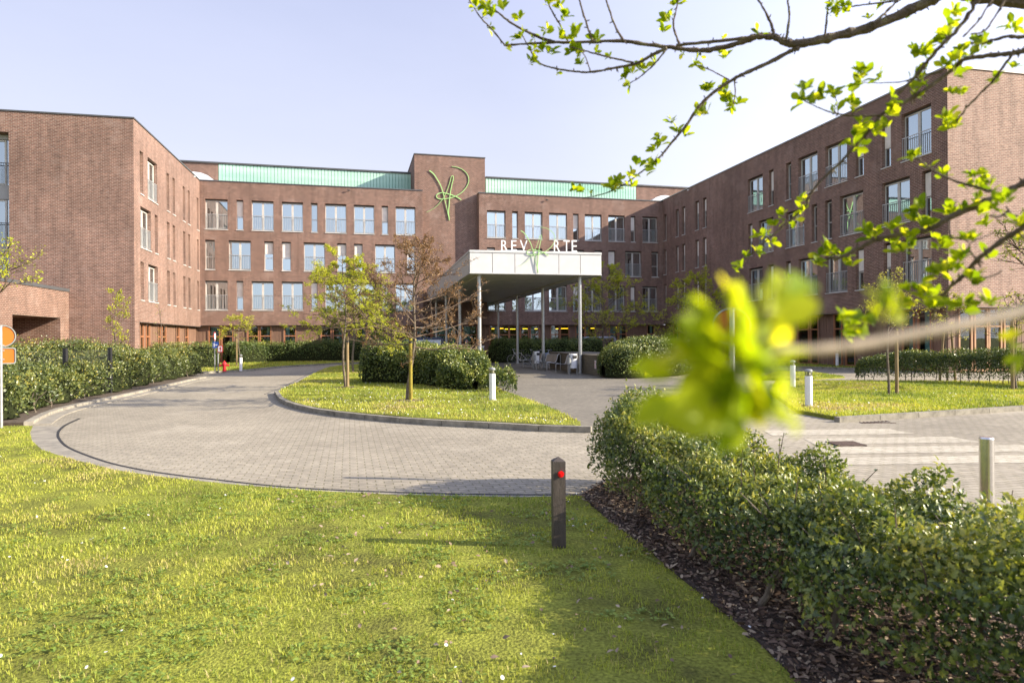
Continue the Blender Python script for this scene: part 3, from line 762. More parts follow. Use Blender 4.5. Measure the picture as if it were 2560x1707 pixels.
# ---- wings
def wing(name, label, Wf, rows, Wg, gable_rows, ztop, zs, gf_mods, gable_gf, side):
    root = thing(name, label, 'building', (*Wf.P(Wf.L / 2, 6, 0)[:2], 0), world=True)
    mb = MB(); wall_mesh(mb, Wf, 0, Wf.L, zs, ztop, rows); mb.build('wall', M['brick'], root)
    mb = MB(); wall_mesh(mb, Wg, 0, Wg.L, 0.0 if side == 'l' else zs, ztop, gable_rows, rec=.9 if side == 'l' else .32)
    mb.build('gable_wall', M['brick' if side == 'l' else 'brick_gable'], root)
    mb = MB(); coping(mb, Wf, -.4 if side == 'r' else -.05, Wf.L + (.05 if side == 'r' else .4), ztop); coping(mb, Wg, -.05 if side == 'r' else 0, Wg.L - (.051 if side == 'l' else 0), ztop + .002, -.052, .36)
    mb.build('coping', M['coping'] if side == 'l' else M['grey_panel'], root)
    mb = MB(); mb.box(0, Wf.L, .3, 12, ztop - .6, ztop - .45, lambda x, y, z: Wf.P(x, y, z)); mb.build('roof', M['coping'], root)
    mb = MB(); mb.box(0, Wf.L, 0., .6, zs - .02, zs - .001, lambda x, y, z: Wf.P(x, y, z))
    if side == 'r': mb.box(0.6, Wg.L, 0., .6, zs - .021, zs - .002, lambda x, y, z: Wg.P(x, y, z))
    mb.build('soffit', M['soffit'], root)
    for zb, zt, ops in rows:
        for a, b in ops:
            wd = (b - a) > 1.0
            window(Wf, a, b, zb, zt, root, wide=wd, curtain=int(RNG.choice([1, -1, 2, 0])) if wd else 0, blind=(not wd) and RNG.random() < .9)
    return root
z1f = lambda x: x * .4145
z4f = lambda x: 1600 + x * .4147
z5f = lambda x: 2100 + x * .4466
LS = lambda lst, v: [(L.s_(z1f(a), v), L.s_(z1f(b), v)) for a, b in lst]
def narrowfix(l, w=.56): return [((a + b) / 2 - w / 2, (a + b) / 2 + w / 2) if b - a < 1 else (a, b) for a, b in l]
ltop = [(848, 865), (893, 951), (1008, 1023), (1043, 1057), (1104, 1117), (1134, 1147), (1188, 1199)]
lmid = [(848, 911), (935, 952), (1008, 1024), (1043, 1057), (1105, 1118), (1135, 1148), (1188, 1199)]
RL_ = [(4.10, 6.28), (7.08, 9.41), (10.12, 12.55)]
lrows = [(zb, zt, narrowfix(LS(x, 600))) for (zb, zt), x in zip(RL_, (ltop, lmid, ltop))]
gs0, gs1 = GL.s_(-110, 560), GL.s_(23, 560)
LWG = wing('brick_wing', 'sunlit brick wing with blank gable behind the clipped shrubs and low annex', L, lrows, GL, [(5.2, 12.9, [(gs0, gs1)])], 14.0, 2.85, None, None, 'l')
T = lambda x, y, z: GL.P(x, y, z)
# stacked loggia in the gable: grey spandrels, dark windows, railings
for i, (zb, zt) in enumerate(((5.25, 6.4), (7.0, 9.4), (10.2, 12.6))):
    f = MB(); 
    for x in (gs0, gs0 + (gs1 - gs0) * .5, gs1 - .45): f.box(x, x + .09, .55, .64, zb, zt, T)
    f.box(gs0 + .1, gs1 - .46, .55, .64, zb, zb + .08, T); f.box(gs0 + .1, gs1 - .46, .55, .64, zt - .08, zt, T)
    w = f.build('window', M['frame'], LWG)
    p = MB(); p.quad(T(gs0, .6, zb), T(gs1, .6, zb), T(gs1, .6, zt), T(gs0, .6, zt)); p.build('pane', M['glass'], w)
    r_ = MB()
    for k in range(22): r_.box(gs0 + (gs1 - gs0) * k / 21.5, gs0 + (gs1 - gs0) * k / 21.5 + .014, .3, .314, zb, zb + 1.1, T)
    r_.box(gs0, gs1, .295, .32, zb + 1.1, zb + 1.14, T); r_.build('railing', M['coping'], w)
    sp = MB(); sp.box(gs0, gs1 - .003, .5, .6, zt + .02, (7.0, 10.2, 12.89)[i] - .02, T); sp.build('spandrel', M['grey_panel'], LWG)
mb = MB(); mb.box(gs0, gs1, 1.3, 1.4, 5.2, 12.9, T); mb.build('inner_wall', M['dark'], LWG)
inside(L, .3, L.L, [(a, b) for a, b in RL_], 14.0, LWG)
z1g = lambda x: x * .3188
Lrec = L.shift(.38)
lg = [(1095, 1120), (1143, 1168), (1235, 1255), (1270, 1297), (1380, 1400), (1448, 1470)]
lg = [(max(.9, Lrec.s_(z1g(a), 830) - .05), Lrec.s_(z1g(b), 830) + .05) for a, b in lg]
gf_strip(L, .8, L.L + .33, 2.83, lg, LWG)
mb = MB(); wall_mesh(mb, L, 0, .78, 0, 2.85, []); mb.quad(L.P(.78, 0, 0), L.P(.78, .5, 0), L.P(.78, .5, 2.85), L.P(.78, 0, 2.85), [(0, 0), (.5, 0), (.5, 2.85), (0, 2.85)]); mb.build('pier', M['brick'], LWG)

RS4 = lambda lst, v, f=z4f: [tuple(sorted((R.s_(f(a), v), R.s_(f(b), v)))) for a, b in lst]
sm = [(143, 158), (214, 231), (253, 271), (333, 354), (378, 400)]
r_top = RS4(sm + [(650, 740), (777, 806), (880, 912), (955, 1071), (1118, 1250), (1300, 1350)], 500) + RS4([(233, 285), (345, 512)], 400, z5f)
r_mid = RS4(sm + [(652, 678), (715, 805), (880, 990), (1035, 1068), (1115, 1157), (1205, 1347)], 600) + RS4([(235, 392), (460, 512)], 560, z5f)
r_low = RS4(sm + [(655, 740), (775, 805), (880, 910), (955, 1070), (1120, 1250), (1300, 1350)], 700) + RS4([(245, 285), (350, 512)], 650, z5f)
RR_ = [(4.28, 6.55), (7.42, 9.68), (10.46, 12.82)]
rrows = [(zb, zt, x) for (zb, zt), x in zip(RR_, (r_low, r_mid, r_top))]
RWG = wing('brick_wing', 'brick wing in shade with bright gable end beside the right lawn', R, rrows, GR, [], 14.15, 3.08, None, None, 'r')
inside(R, 0, R.L - .4, [(a, b) for a, b in RR_], 14.1, RWG, zs=3.05)
z7f = lambda x: 1850 + x * .30187
Rrec = R.shift(.38)
rg = [(480, 575), (585, 655), (780, 850), (875, 960), (1345, 1450), (1475, 1590)]
rg = [tuple(sorted((Rrec.s_(z7f(a), 830), Rrec.s_(z7f(b), 830)))) for a, b in rg]
x = 1.2
while x < rg[0][0] - 2.5 and x < 12.5:
    rg.append((x, x + 1.0)); rg.append((x + 1.1, x + 2.1)); x += 4.2
gf_strip(R, -.33, R.L - .35, 3.06, rg, RWG)
GRr = GR.shift(.38)
gg = [(1815, 1910), (1945, 2040), (2065, 2155), (2190, 2270), (2440, 2540), (2570, 2670), (2700, 2800)]
gg = [(GRr.s_(z7f(a), 830) - .07, GRr.s_(z7f(b), 830) + .07) for a, b in gg]
gf_strip(GR, .39, GR.L, 3.05, gg, RWG, pale=True)
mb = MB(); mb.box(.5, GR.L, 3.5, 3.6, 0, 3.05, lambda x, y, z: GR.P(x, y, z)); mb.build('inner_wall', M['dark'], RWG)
# closing walls behind (never seen from the court, but real)
mb = MB(); mb.box(-.0, R.L, 12, 12.3, 0, 14.1, lambda x, y, z: R.P(x, y, z)); mb.build('rear_wall', M['brick'], RWG)
mb = MB(); mb.box(0, L.L, 12, 12.3, 0, 13.9, lambda x, y, z: L.P(x, y, z)); mb.build('rear_wall', M['brick'], LWG)
mb = MB(); mb.box(0, C.L, 13, 13.3, 0, 13.9, lambda x, y, z: C.P(x, y, z)); mb.build('rear_wall', M['brick'], CB)

# ---- interior strip lamps of the ground floor
lamps = [(450, 535, 2.62, 1.6), (470, 580, 2.66, 2.4), (600, 640, 2.60, 2.0), (655, 715, 2.60, 2.0), (800, 852, 2.62, 2.0), (890, 965, 2.60, 1.7), (1175, 1212, 2.6, 1.6), (1228, 1322, 2.62, 1.4), (1262, 1322, 2.66, 2.6), (1482, 1540, 2.68, 1.6), (1570, 1615, 2.64, 1.8), (1782, 1865, 2.70, 1.7)]
for i, (a, b, z, d) in enumerate(lamps):
    Wd = C.shift(.38 + d); sa, sb = Wd.s_(zB(a), 828), Wd.s_(zB(b), 828); m_ = (sa + sb) / 2
    tnm = thing('ceiling_light', 'glowing yellow strip lamp under the ground floor ceiling behind the café windows', 'ceiling light', Wd.P(m_, 0, z), world=True, group='yellow strip lamps behind the ground floor windows')
    mb = MB(); mb.box(sa, sb, -.06, .06, z, z + .05, lambda x, y, zc: Wd.P(x, y, zc)); mb.build('tube', M['lamp'], tnm)
    mb = MB(); mb.box(sa - .03, sb + .03, -.09, .09, z + .052, z + .075, lambda x, y, zc: Wd.P(x, y, zc))
    for e in (sa + .1, sb - .1): mb.box(e - .008, e + .008, -.008, .008, z + .075, 2.96, lambda x, y, zc: Wd.P(x, y, zc))
    mb.build('housing', M['rail'], tnm)

# ---- skylight domes, cameras
def dome(u, v, W, d, r, label):
    Wd = W.shift(d); s, z = Wd.sz(u, v); T_ = lambda x, y, z_: Wd.P(x, y, z_)
    th = thing('skylight_dome', label, 'skylight', Wd.P(s, 0, 13.45), world=True)
    mb = MB(); pv = None; nseg = 10
    for i in range(nseg + 1):
        w = PI * i / nseg; p = (s + r * 1.35 * math.cos(w), 13.7 + r * math.sin(w))
        if pv: mb.quad(T_(pv[0], -1, pv[1]), T_(pv[0], 1, pv[1]), T_(p[0], 1, p[1]), T_(p[0], -1, p[1]))
        pv = p
    for y in (-1, 1): mb.add([T_(s + r * 1.35 * math.cos(PI * i / nseg), y, 13.7 + r * math.sin(PI * i / nseg)) for i in range(nseg + 1)], [tuple(range(nseg + 1))])
    mb.build('shell', M['dome'], th, smooth=False)
    mb = MB(); mb.box(s - r * 1.45, s + r * 1.45, -1.1, 1.1, 13.3, 13.72, T_); mb.build('base', M['grey_panel'], th)
dome(492, 440, C, 2.2, 1.25, 'white curved skylight on the roof beside the sunlit wing')
dome(1652, 497, C, 2.3, 1.25, 'white curved skylight on the roof beside the shaded wing')

def cctv(W, u, v, label, flip=1):
    s, z = W.sz(u, v); T_ = lambda x, y, z_: W.P(s + x * .62, y * .62, z + z_ * .62)
    th = thing('security_camera', label, 'camera', W.P(s, 0, z), world=True)
    mb = MB(); mb.box(-.02, .02, -.22, 0, -.02, .02, T_); mb.box(-.05, .05, -.02, 0, -.06, .06, T_); mb.build('bracket', M['grey_panel'], th)
    mb = MB(); mb.box(-.05, .28 * flip if flip > 0 else .05, -.28, -.18, -.05, .05, T_) if flip > 0 else mb.box(-.28, .05, -.28, -.18, -.05, .05, T_)
    mb.box(-.3 if flip < 0 else -.07, .07 if flip < 0 else .3, -.29, -.17, .052, .062, T_); mb.build('housing', M['white'] if W is not C else M['black'], th)
cctv(C, z2(1235), 477, 'small dark camera under the parapet left of the tower', -1)
cctv(C, z3(1050), 501, 'small dark camera under the parapet right of the tower', -1)
cctv(R, 1723, 476, 'small white camera at the far end of the shaded wing parapet', 1)
cctv(R, 2050, 317, 'small white camera high on the near part of the shaded wing', 1)
cctv(L, z1f(1160), 441, 'small white camera at the far end of the sunlit wing parapet', 1)

# ---- annex at the left
an_d = (-.2095, .978)
e0 = GL.P(GL.s_(172, 760), 0, 0)
AN = Wall((e0[0] + .2095 * 12, e0[1] - .978 * 12), (e0[0], e0[1]))
ANX = thing('brick_annex', 'low flat roofed brick annex with a dark recessed doorway', 'building', (*AN.P(6, 3, 0)[:2], 0), world=True)
o0, o1 = AN.s_(31, 810), AN.s_(151, 800); az = 4.45
mb = MB(); wall_mesh(mb, AN, 0, AN.L, 0, az, [(-.01, 3.02, [(o0, o1)])], rec=2.6); mb.build('wall', M['brick_big'], ANX)
mb = MB(); wall_mesh(mb, AN.shift(2.6), o0 + 1.15, o1, 0, 3.02, []); mb.build('recess_wall', M['brick_big'], ANX)
mb = MB(); coping(mb, AN, -.05, AN.L - .01, az, -.05, .4, .16); mb.box(0, AN.L - .01, .4, 8, az - .2, az - .1, lambda x, y, z: AN.P(x, y, z)); mb.build('roof_edge', M['coping'], ANX)
A2 = AN.shift(2.5); T = lambda x, y, z: A2.P(x, y, z)
mb = MB(); mb.box(o0 + .02, o0 + .14, 0, .09, .0, 2.25, T); mb.box(o0 + .98, o0 + 1.12, 0, .09, 0, 2.25, T); mb.box(o0 + .14, o0 + .98, 0, .09, 2.08, 2.25, T); mb.box(o0 + .14, o0 + .98, 0, .09, 0, .2, T)
d_ = mb.build('door', M['red'], ANX)
M['doorred'] = plain('door_orange_red', (.52, .07, .02), .4); d_.data.materials[0] = M['doorred']
mb = MB(); mb.box(o0 + .14, o0 + .98, .03, .05, .2, 2.08, T); mb.build('glass', M['curtain_w'], d_)
mb = MB(); mb.box(o0 + .93, o0 + .96, -.06, -.03, .8, 1.5, T); mb.build('handle', M['steel'], d_)
mb = MB(); mb.box(o0, o0 + 1.15, .1, .2, 0, 3.02, T); mb.build('dark_panel', M['coping'], ANX)

# ================================================================== CANOPY
fr = gnd(1451, 934)
cd = (-.2095, .978); crx = (.978, .2095)
f0 = (fr[0] - cd[0] * .5, fr[1] - cd[1] * .5)
WC = Wall((f0[0] - crx[0] * 6, f0[1] - crx[1] * 6), f0)
ca, cb = WC.s_(1174, 655), WC.s_(1504, 660)
zt = WC.sz(1340, 628.5)[1]; zb = WC.sz(1340, 686)[1]
CL = 24.5
CAN = thing('entrance_canopy', 'long white entrance canopy on slim steel columns in front of the brick tower', 'canopy', (*WC.P((ca + cb) / 2, 10, 0)[:2], 0), world=True)
T = lambda x, y, z: WC.P(x, y, z)
mb = MB(); nP = 6; cap = .10
for i in range(nP):
    a = ca + (cb - ca) * i / nP; b = ca + (cb - ca) * (i + 1) / nP
    mb.box(a + .012, b - .012, 0, .05, zb + .05, zt - cap - .01, T)
mb.box(ca, cb, -.03, .2, zt - cap, zt, T); mb.box(ca, cb, -.025, .2, zb, zb + .045, T)
mb.build('front_fascia', M['white_panel'], CAN)
mb = MB(); nS = 24
for s0_, s1_ in ((ca, ca + .05), (cb - .05, cb)):
    for i in range(nS):
        a = .2 + (CL - .2) * i / nS; b = .2 + (CL - .2) * (i + 1) / nS
        mb.box(s0_, s1_, a + .01, b - .01, zb + .05, zt - cap - .01, T)
    mb.box(s0_ - .02, s1_ + .02, .2, CL, zt - cap, zt - .001, T); mb.box(s0_ - .015, s1_ + .015, .2, CL, zb, zb + .045, T)
mb.build('side_fascia', M['grey_panel'], CAN)
mb = MB(); nB = 15
for i in range(nB):
    a = ca + .06 + (cb - ca - .12) * i / nB; b = ca + .06 + (cb - ca - .12) * (i + 1) / nB
    mb.box(a + .006, b - .006, .06, CL, zb + .03, zb + .06, T)
mb.build('soffit', M['soffit_pale'], CAN)
mb = MB(); mb.box(ca + .05, cb - .05, .21, CL, zt - .25, zt - .12, T); mb.build('roof_deck', M['coping'], CAN)
cR = cb - (cb - 6.0) ; sR = 6.0; sL = sR - 5.05
mb = MB()
for s in (sL, sR):
    mb.box(s - .08, s + .08, .3, CL, zb - .07, zb + .028, T)
mb.build('beam', M['grey_panel'], CAN)
for s, y0 in ((sR, .5), (sL, .5)):
    for k in range(4 if s == sR else 4):
        y = y0 + 7.15 * k
        if y > CL: continue
        c = WC.P(s, y, 0)
        mb = MB(); mb.lathe([(.15, .005), (.15, .02), (.09, .024), (.09, zb - .07)], 20, c); mb.build('column', M['galv'], CAN, smooth=False)

# ---- emblem: drawn strokes (x right, y down in sketch units, half width start/end)
STROKES = [
    ([(210, 218), (240, 243), (268, 285), (292, 330), (312, 395), (330, 470), (352, 572)], 7, 3),
    ([(352, 572), (346, 520), (350, 470), (356, 400), (368, 330), (381, 275), (378, 258), (366, 264), (350, 322), (318, 400), (280, 452), (240, 488), (190, 515)], 6, 1.5),
    ([(437, 427), (400, 404), (350, 386), (300, 376), (266, 388), (262, 408), (284, 421), (335, 418), (395, 402), (447, 368), (480, 325), (491, 285), (480, 245), (450, 214), (412, 196), (370, 189)], 6, 3)]
def emblem(mb, fn, W, wscale, d0, d1):
    for k, (pts, w0, w1) in enumerate(STROKES):
        P = catmull([fn(x, y) for x, y in pts], 7); o = None
        n_ = len(P); dd = d0 + .012 * k
        for i in range(n_):
            t_ = P[min(i + 1, n_ - 1)] - P[max(i - 1, 0)]; t_ = t_ / (np.linalg.norm(t_) + 1e-9)
            nn = np.array((-t_[1], t_[0])); w = wscale * (w0 + (w1 - w0) * i / (n_ - 1))
            a, b = P[i] + nn * w, P[i] - nn * w
            mb.v += [W.P(a[0], dd, a[1]), W.P(b[0], dd, b[1]), W.P(b[0], dd + d1, b[1]), W.P(a[0], dd + d1, a[1])]
            m_ = len(mb.v) - 4
            if o is not None:
                for q in range(4):
                    r_ = (q + 1) % 4; mb.f.append((o + q, o + r_, m_ + r_, m_ + q)); mb.uv.append(None)
            o = m_
W1 = CT.shift(-.09)
em = MB(); emblem(em, lambda x, y: np.array(W1.sz(1000 + x * .3507, 350 + y * .3507)), W1, .0068, 0, .05)
o = em.build('emblem_sign', M['lime']); tag(o, 'large lime green flourish emblem mounted on the brick tower', 'emblem')
W2 = WC.shift(-.075)
SG = thing('entrance_sign', 'white lettering with lime green flourish standing on the canopy front edge', 'sign', WC.P((ca + cb) / 2, 0, zt), world=True)
em = MB(); emblem(em, lambda x, y: np.array(W2.sz(1000 + (845 + (x - 190) * .867) * .3507, 350 + (620 + (y - 188) * .852) * .3507)), W2, .0030, 0, .025)
em.build('emblem', M['lime'], SG)
W3 = WC.shift(.05)
def letter(ch, x0, x1, y0, y1):
    cu = bpy.data.curves.new('letter', 'FONT'); cu.body = ch; cu.extrude = .03; cu.offset = -.004
    ob = bpy.data.objects.new('tmp', cu); COL.objects.link(ob); bpy.context.view_layer.update()
    me = bpy.data.meshes.new_from_object(ob.evaluated_get(bpy.context.evaluated_depsgraph_get())); bpy.data.objects.remove(ob)
    v = np.array([p.co[:] for p in me.vertices]); mn, mx = v.min(0), v.max(0)
    sa, za = W3.sz(1000 + x0 * .3507, 350 + y1 * .3507); sb, zb_ = W3.sz(1000 + x1 * .3507, 350 + y0 * .3507)
    za = zt + .02; off = SG['_off']
    for p in me.vertices:
        fx = (p.co.x - mn[0]) / (mx[0] - mn[0]); fy = (p.co.y - mn[1]) / (mx[1] - mn[1])
        q = W3.P(sa + (sb - sa) * fx, -(p.co.z), za + (zb_ - za) * fy); p.co = (q[0] - off[0], q[1] - off[1], q[2] - off[2])
    me.materials.append(M['lettering'])
    ob = bpy.data.objects.new('letter', me); COL.objects.link(ob); ob.parent = SG
for ch, x0, x1 in (('R', 722, 765), ('E', 793, 830), ('V', 855, 908), ('R', 1097, 1138), ('T', 1165, 1208), ('E', 1224, 1260)):
    letter(ch, x0, x1, 716, 790)
mb = MB(); mb.box(W3.s_(z3(715), 628), W3.s_(z3(912), 628), -.02, .02, zt, zt + .025, lambda x, y, z: W3.P(x, y, z)); mb.box(W3.s_(z3(1090), 628), W3.s_(z3(1265), 628), -.02, .02, zt, zt + .025, lambda x, y, z: W3.P(x, y, z)); mb.build('base_rail', M['white'], SG)
#@@PART2@@
# ================================================================== STREET FURNITURE
def zof(u, v, Y): return at(u, v, Y)[2]
def bollard(u, v, label):
    g = gnd(u, v, .08); h = .92
    if not hasattr(bollard, 'p'):
        o = thing('bollard_light', label, 'bollard', (*g, .06), group='white bollard lights along the drives')
        mb = MB(); mb.lathe([(.085, 0), (.085, h * .80), (.082, h * .805), (.082, h * .815), (.085, h * .82)], 24); mb.build('post', M['white'], o)
        mb = MB(); mb.lathe([(.080, h * .82), (.080, h * .925)], 24); mb.build('lens', M['clear'], o)
        mb = MB(); mb.lathe([(.03, h * .82), (.05, h * .86), (.02, h * .925)], 12); mb.build('lamp', M['galv'], o)
        mb = MB(); mb.lathe([(.088, h * .925), (.088, h * .965), (.075, h * .985), (.02, h)], 24); mb.build('cap', M['signgrey'], o)
        bollard.p = o
    else:
        o = copy_tree(bollard.p); o.location = (*g, .06); o['label'] = label
    return o
bollard(1231, 1001, 'white bollard light standing on the island lawn beside the path')
bollard(2022, 1016, 'white bollard light standing nearest the kerb end of the right lawn')
bollard(1982, 968, 'white bollard light on the right lawn partly behind a blurred twig')
bollard(602, 926, 'white bollard light on the verge beside the red hydrant')
bollard(2093, 915, 'small white bollard light on the far verge near the timber front')

g = at(2466, 1090, 5.56)
o = thing('steel_bollard', 'polished stainless steel bollard behind the near holly hedge', 'bollard', (g[0], g[1], 0))
mb = MB(); mb.lathe([(.055, 0), (.055, .875), (.050, .89), (.015, .893)], 28); mb.build('post', M['steel'], o, smooth=False)
mb = MB(); mb.lathe([(.075, 0), (.075, .012), (.057, .02)], 28); mb.build('flange', M['steel'], o)

g = gnd(1397, 1366, .02)
o = thing('marker_post', 'dark brown square post with round red reflector on the front lawn', 'post', (*g, .02), math.radians(6))
h = 0.715; w = .052
mb = MB(); mb.box(-w, w, -w, w, 0, h)
mb.add([(-w, -w, h), (w, -w, h), (w, w, h), (-w, w, h), (0, 0, h + .035)], [(0, 1, 4), (1, 2, 4), (2, 3, 4), (3, 0, 4)]); mb.build('post', M['post'], o)
mb = MB()
def disc_y(mb, x, z, y0, y1, r0, n=20):
    vs = [(x + r0 * math.cos(2 * PI * k / n), y, z + r0 * math.sin(2 * PI * k / n)) for y in (y0, y1) for k in range(n)]
    mb.add(vs, [tuple(range(n)), tuple(range(2 * n - 1, n - 1, -1))] + [(k, (k + 1) % n, n + (k + 1) % n, n + k) for k in range(n)])
disc_y(mb, .012, h - .10, -w - .014, -w, .026); r_ = mb.build('reflector', M['redlens'], o)
mb = MB(); disc_y(mb, .012, h - .10, -w - .017, -w - .014, .018); disc_y(mb, .012, h - .10, -w - .021, -w - .017, .009); mb.build('boss', M['redlens'], r_)

def round_sign(X, Y, rz, label, off, small=True):
    """round plate over a small plate, bare orange backs with pale edging, on a slim post"""
    o = thing('road_sign', label, 'sign', (X, Y, .02), rz)
    mb = MB(); mb.lathe([(.030, 0), (.030, 2.06), (.012, 2.07)], 14); mb.build('post', M['galv'], o)
    n = 36; R_ = .215; zc = 1.86
    mb = MB(); disc_y(mb, off, zc, .036, .042, R_, n); mb.build('round_plate', M['orange'], o)
    mb = MB()
    for k in range(n):
        a, b = 2 * PI * k / n, 2 * PI * (k + 1) / n
        for (r0, r1, y0, y1) in ((R_ - .012, R_ + .008, .020, .046),):
            P = [(off + r_ * math.cos(w_), y, zc + r_ * math.sin(w_)) for w_ in (a, b) for y in (y0, y1) for r_ in (r0, r1)]
            mb.add(P, [(0, 1, 5, 4), (2, 6, 7, 3), (1, 3, 7, 5), (0, 4, 6, 2)])
    mb.build('round_edge', M['signgrey'], o)
    mb = MB(); z0, z1, hw = 1.30, 1.615, .21
    pts = []
    for cx, cz, a0 in ((off + hw - .04, z1 - .04, 0), (off - hw + .04, z1 - .04, 90), (off - hw + .04, z0 + .04, 180), (off + hw - .04, z0 + .04, 270)):
        for k in range(5):
            w_ = math.radians(a0 + 22.5 * k); pts.append((cx + .04 * math.cos(w_), cz + .04 * math.sin(w_)))
    m_ = len(pts)
    mb.add([(x, y, z) for y in (.036, .042) for x, z in pts], [tuple(range(m_)), tuple(range(2 * m_ - 1, m_ - 1, -1))] + [(k, (k + 1) % m_, m_ + (k + 1) % m_, m_ + k) for k in range(m_)])
    if small: mb.build('small_plate', M['orange'], o)
    mb = MB(); cx, cz = off, (z0 + z1) / 2
    for k in range(m_):
        (ax, az_), (bx, bz) = pts[k], pts[(k + 1) % m_]
        sc = lambda x, z, f: (cx + (x - cx) * (1 + f / hw), cz + (z - cz) * (1 + f / .157))
        P = []
        for (x, z) in ((ax, az_), (bx, bz)):
            for y in (.020, .046):
                for f in (-.012, .008):
                    q = sc(x, z, f); P.append((q[0], y, q[1]))
        mb.add(P, [(0, 1, 5, 4), (2, 6, 7, 3), (1, 3, 7, 5), (0, 4, 6, 2)])
    if small: mb.build('small_edge', M['signgrey'], o)
    mb = MB()
    for z in ((1.66, 1.375, 1.555, 2.05) if small else (1.66, 2.05)):
        mb.lathe([(.036, z), (.036, z + .022)], 12); mb.box(-.06, .06, .02, .036, z, z + .022)
    mb.build('clamp', M['signgrey'], o)
    return o
g = gnd(3, 1072)
round_sign(g[0], g[1], math.radians(36), 'orange backed road sign cut by the picture edge beside the clipped shrubs', .03)
g = at(1830, 850, 7.7)
round_sign(g[0], g[1], math.radians(-12), 'orange backed road sign half hidden behind the blurred leaf cluster', 0, False)

# twin pole sign by the hydrant
g = gnd(540, 928, .09)
o = thing('parking_sign', 'narrow two pole traffic sign seen edge on next to the hydrant', 'sign', (*g, .08), math.radians(0))
for x in (-.06, .12):
    mb = MB(); mb.lathe([(.028, 0), (.028, 2.05 if x < 0 else 1.35)], 10, (x, 0, 0)); mb.build('pole', M['galv'], o)
mb = MB(); n = 24
def disc_tilt(mb, x, y, z, r0, nx, ny, th, n=24):
    tx, ty = -ny, nx
    vs = [(x + nx * d + tx * r0 * math.cos(2 * PI * k / n), y + ny * d + ty * r0 * math.cos(2 * PI * k / n), z + r0 * math.sin(2 * PI * k / n)) for d in (0, th) for k in range(n)]
    mb.add(vs, [tuple(range(n - 1, -1, -1)), tuple(range(n, 2 * n))] + [(k, (k + 1) % n, n + (k + 1) % n, n + k) for k in range(n)])
nx, ny = math.cos(math.radians(13)), math.sin(math.radians(13))
disc_tilt(mb, -.05, -.03, 1.92, .24, nx, ny, .02); p_ = mb.build('round_plate', M['red'], o)
mb = MB(); disc_tilt(mb, -.05 + nx * .021, -.03 + ny * .021, 1.92, .19, nx, ny, .004); mb.build('plate_face', M['white'], p_)
mb = MB(); mb.box(-.16, .16, -.045, -.035, 1.28, 1.62); b_ = mb.build('blue_plate', M['blue'], o)
mb = MB(); mb.box(-.10, -.03, -.049, -.046, 1.35, 1.55); mb.box(.0, .10, -.049, -.046, 1.42, 1.48); mb.build('plate_mark', M['white'], b_)
mb = MB(); mb.box(.10, .40, -.045, -.035, 1.05, 1.42); r_ = mb.build('hydrant_plate', M['red'], o)
mb = MB(); mb.box(.135, .365, -.049, -.046, 1.085, 1.385); w_ = mb.build('plate_face', M['white'], r_)
mb = MB(); mb.box(.27, .32, -.053, -.050, 1.12, 1.34); mb.box(.20, .269, -.053, -.050, 1.24, 1.29); mb.build('plate_mark', M['red'], r_)

g = gnd(561, 928, .09)
o = thing('fire_hydrant', 'small red fire hydrant standing on the grass verge', 'hydrant', (*g, .08), .3)
mb = MB(); mb.lathe([(.13, 0), (.13, .03), (.09, .035), (.085, .30), (.10, .305), (.10, .34), (.085, .345)], 18); mb.build('body', M['red'], o)
mb = MB(); mb.lathe([(.12, .345), (.13, .37), (.125, .43), (.09, .50), (.045, .54), (.03, .545), (.03, .59), (.012, .60)], 18); mb.build('bonnet', M['red'], o)
for sx in (-1, 1):
    mb = MB(); mb.tube([(sx * .08, 0, .33), (sx * .20, 0, .33)], [.05, .05], 12); mb.tube([(sx * .19, 0, .33), (sx * .235, 0, .33)], [.065, .06], 12); mb.build('outlet', M['red'], o)

# benches, bins
def bench(loc, rz, label):
    if not hasattr(bench, 'p'):
        o = thing('bench', label, 'bench', loc, rz, group='wire mesh benches under the canopy edge')
        # profile faces -x; y is the long axis
        prof = [(-.02, .44), (.03, .455), (.25, .415), (.42, .40), (.50, .45), (.58, .66), (.64, .84), (.70, .875)]
        pr = catmull([(x, 0, z) for x, z in prof], 4)
        mb = MB()
        for i in range(len(pr) - 1):
            a, b = pr[i], pr[i + 1]
            if a[0] < .0: continue
            mb.quad((a[0], .04, a[2]), (a[0], 1.46, a[2]), (b[0], 1.46, b[2]), (b[0], .04, b[2]))
            mb.quad((a[0], .04, a[2] - .008), (b[0], .04, b[2] - .008), (b[0], 1.46, b[2] - .008), (a[0], 1.46, a[2] - .008))
        mb.build('seat', M['mesh_metal'], o)
        for y in (0, 1.5):
            mb = MB()
            path = [(-.03, 0, 0), (-.03, 0, .36), (-.015, 0, .425), (.04, 0, .455), (.25, 0, .42), (.42, 0, .405), (.50, 0, .45), (.58, 0, .66), (.63, 0, .83), (.69, 0, .885), (.75, 0, .87), (.785, 0, .80), (.79, 0, .40), (.79, 0, 0)]
            mb.tube([(p[0], y, p[2]) for p in catmull(path, 4)], .024, 8); mb.build('end_frame', M['galv'], o)
        bench.p = o
    else:
        o = copy_tree(bench.p); o.location = loc; o.rotation_euler = (0, 0, rz); o['label'] = label
    return o
ra = math.radians(20)
def bq(x, y): return (x, y, .004)
bench(bq(2.80, 32.45), ra, 'nearest mesh bench, behind the white litter bin by the front column')
bench(bq(1.93, 35.9), ra, 'middle mesh bench, between the two litter bins')
bench(bq(1.22, 38.9), ra, 'farthest mesh bench, beside the silver bicycle')

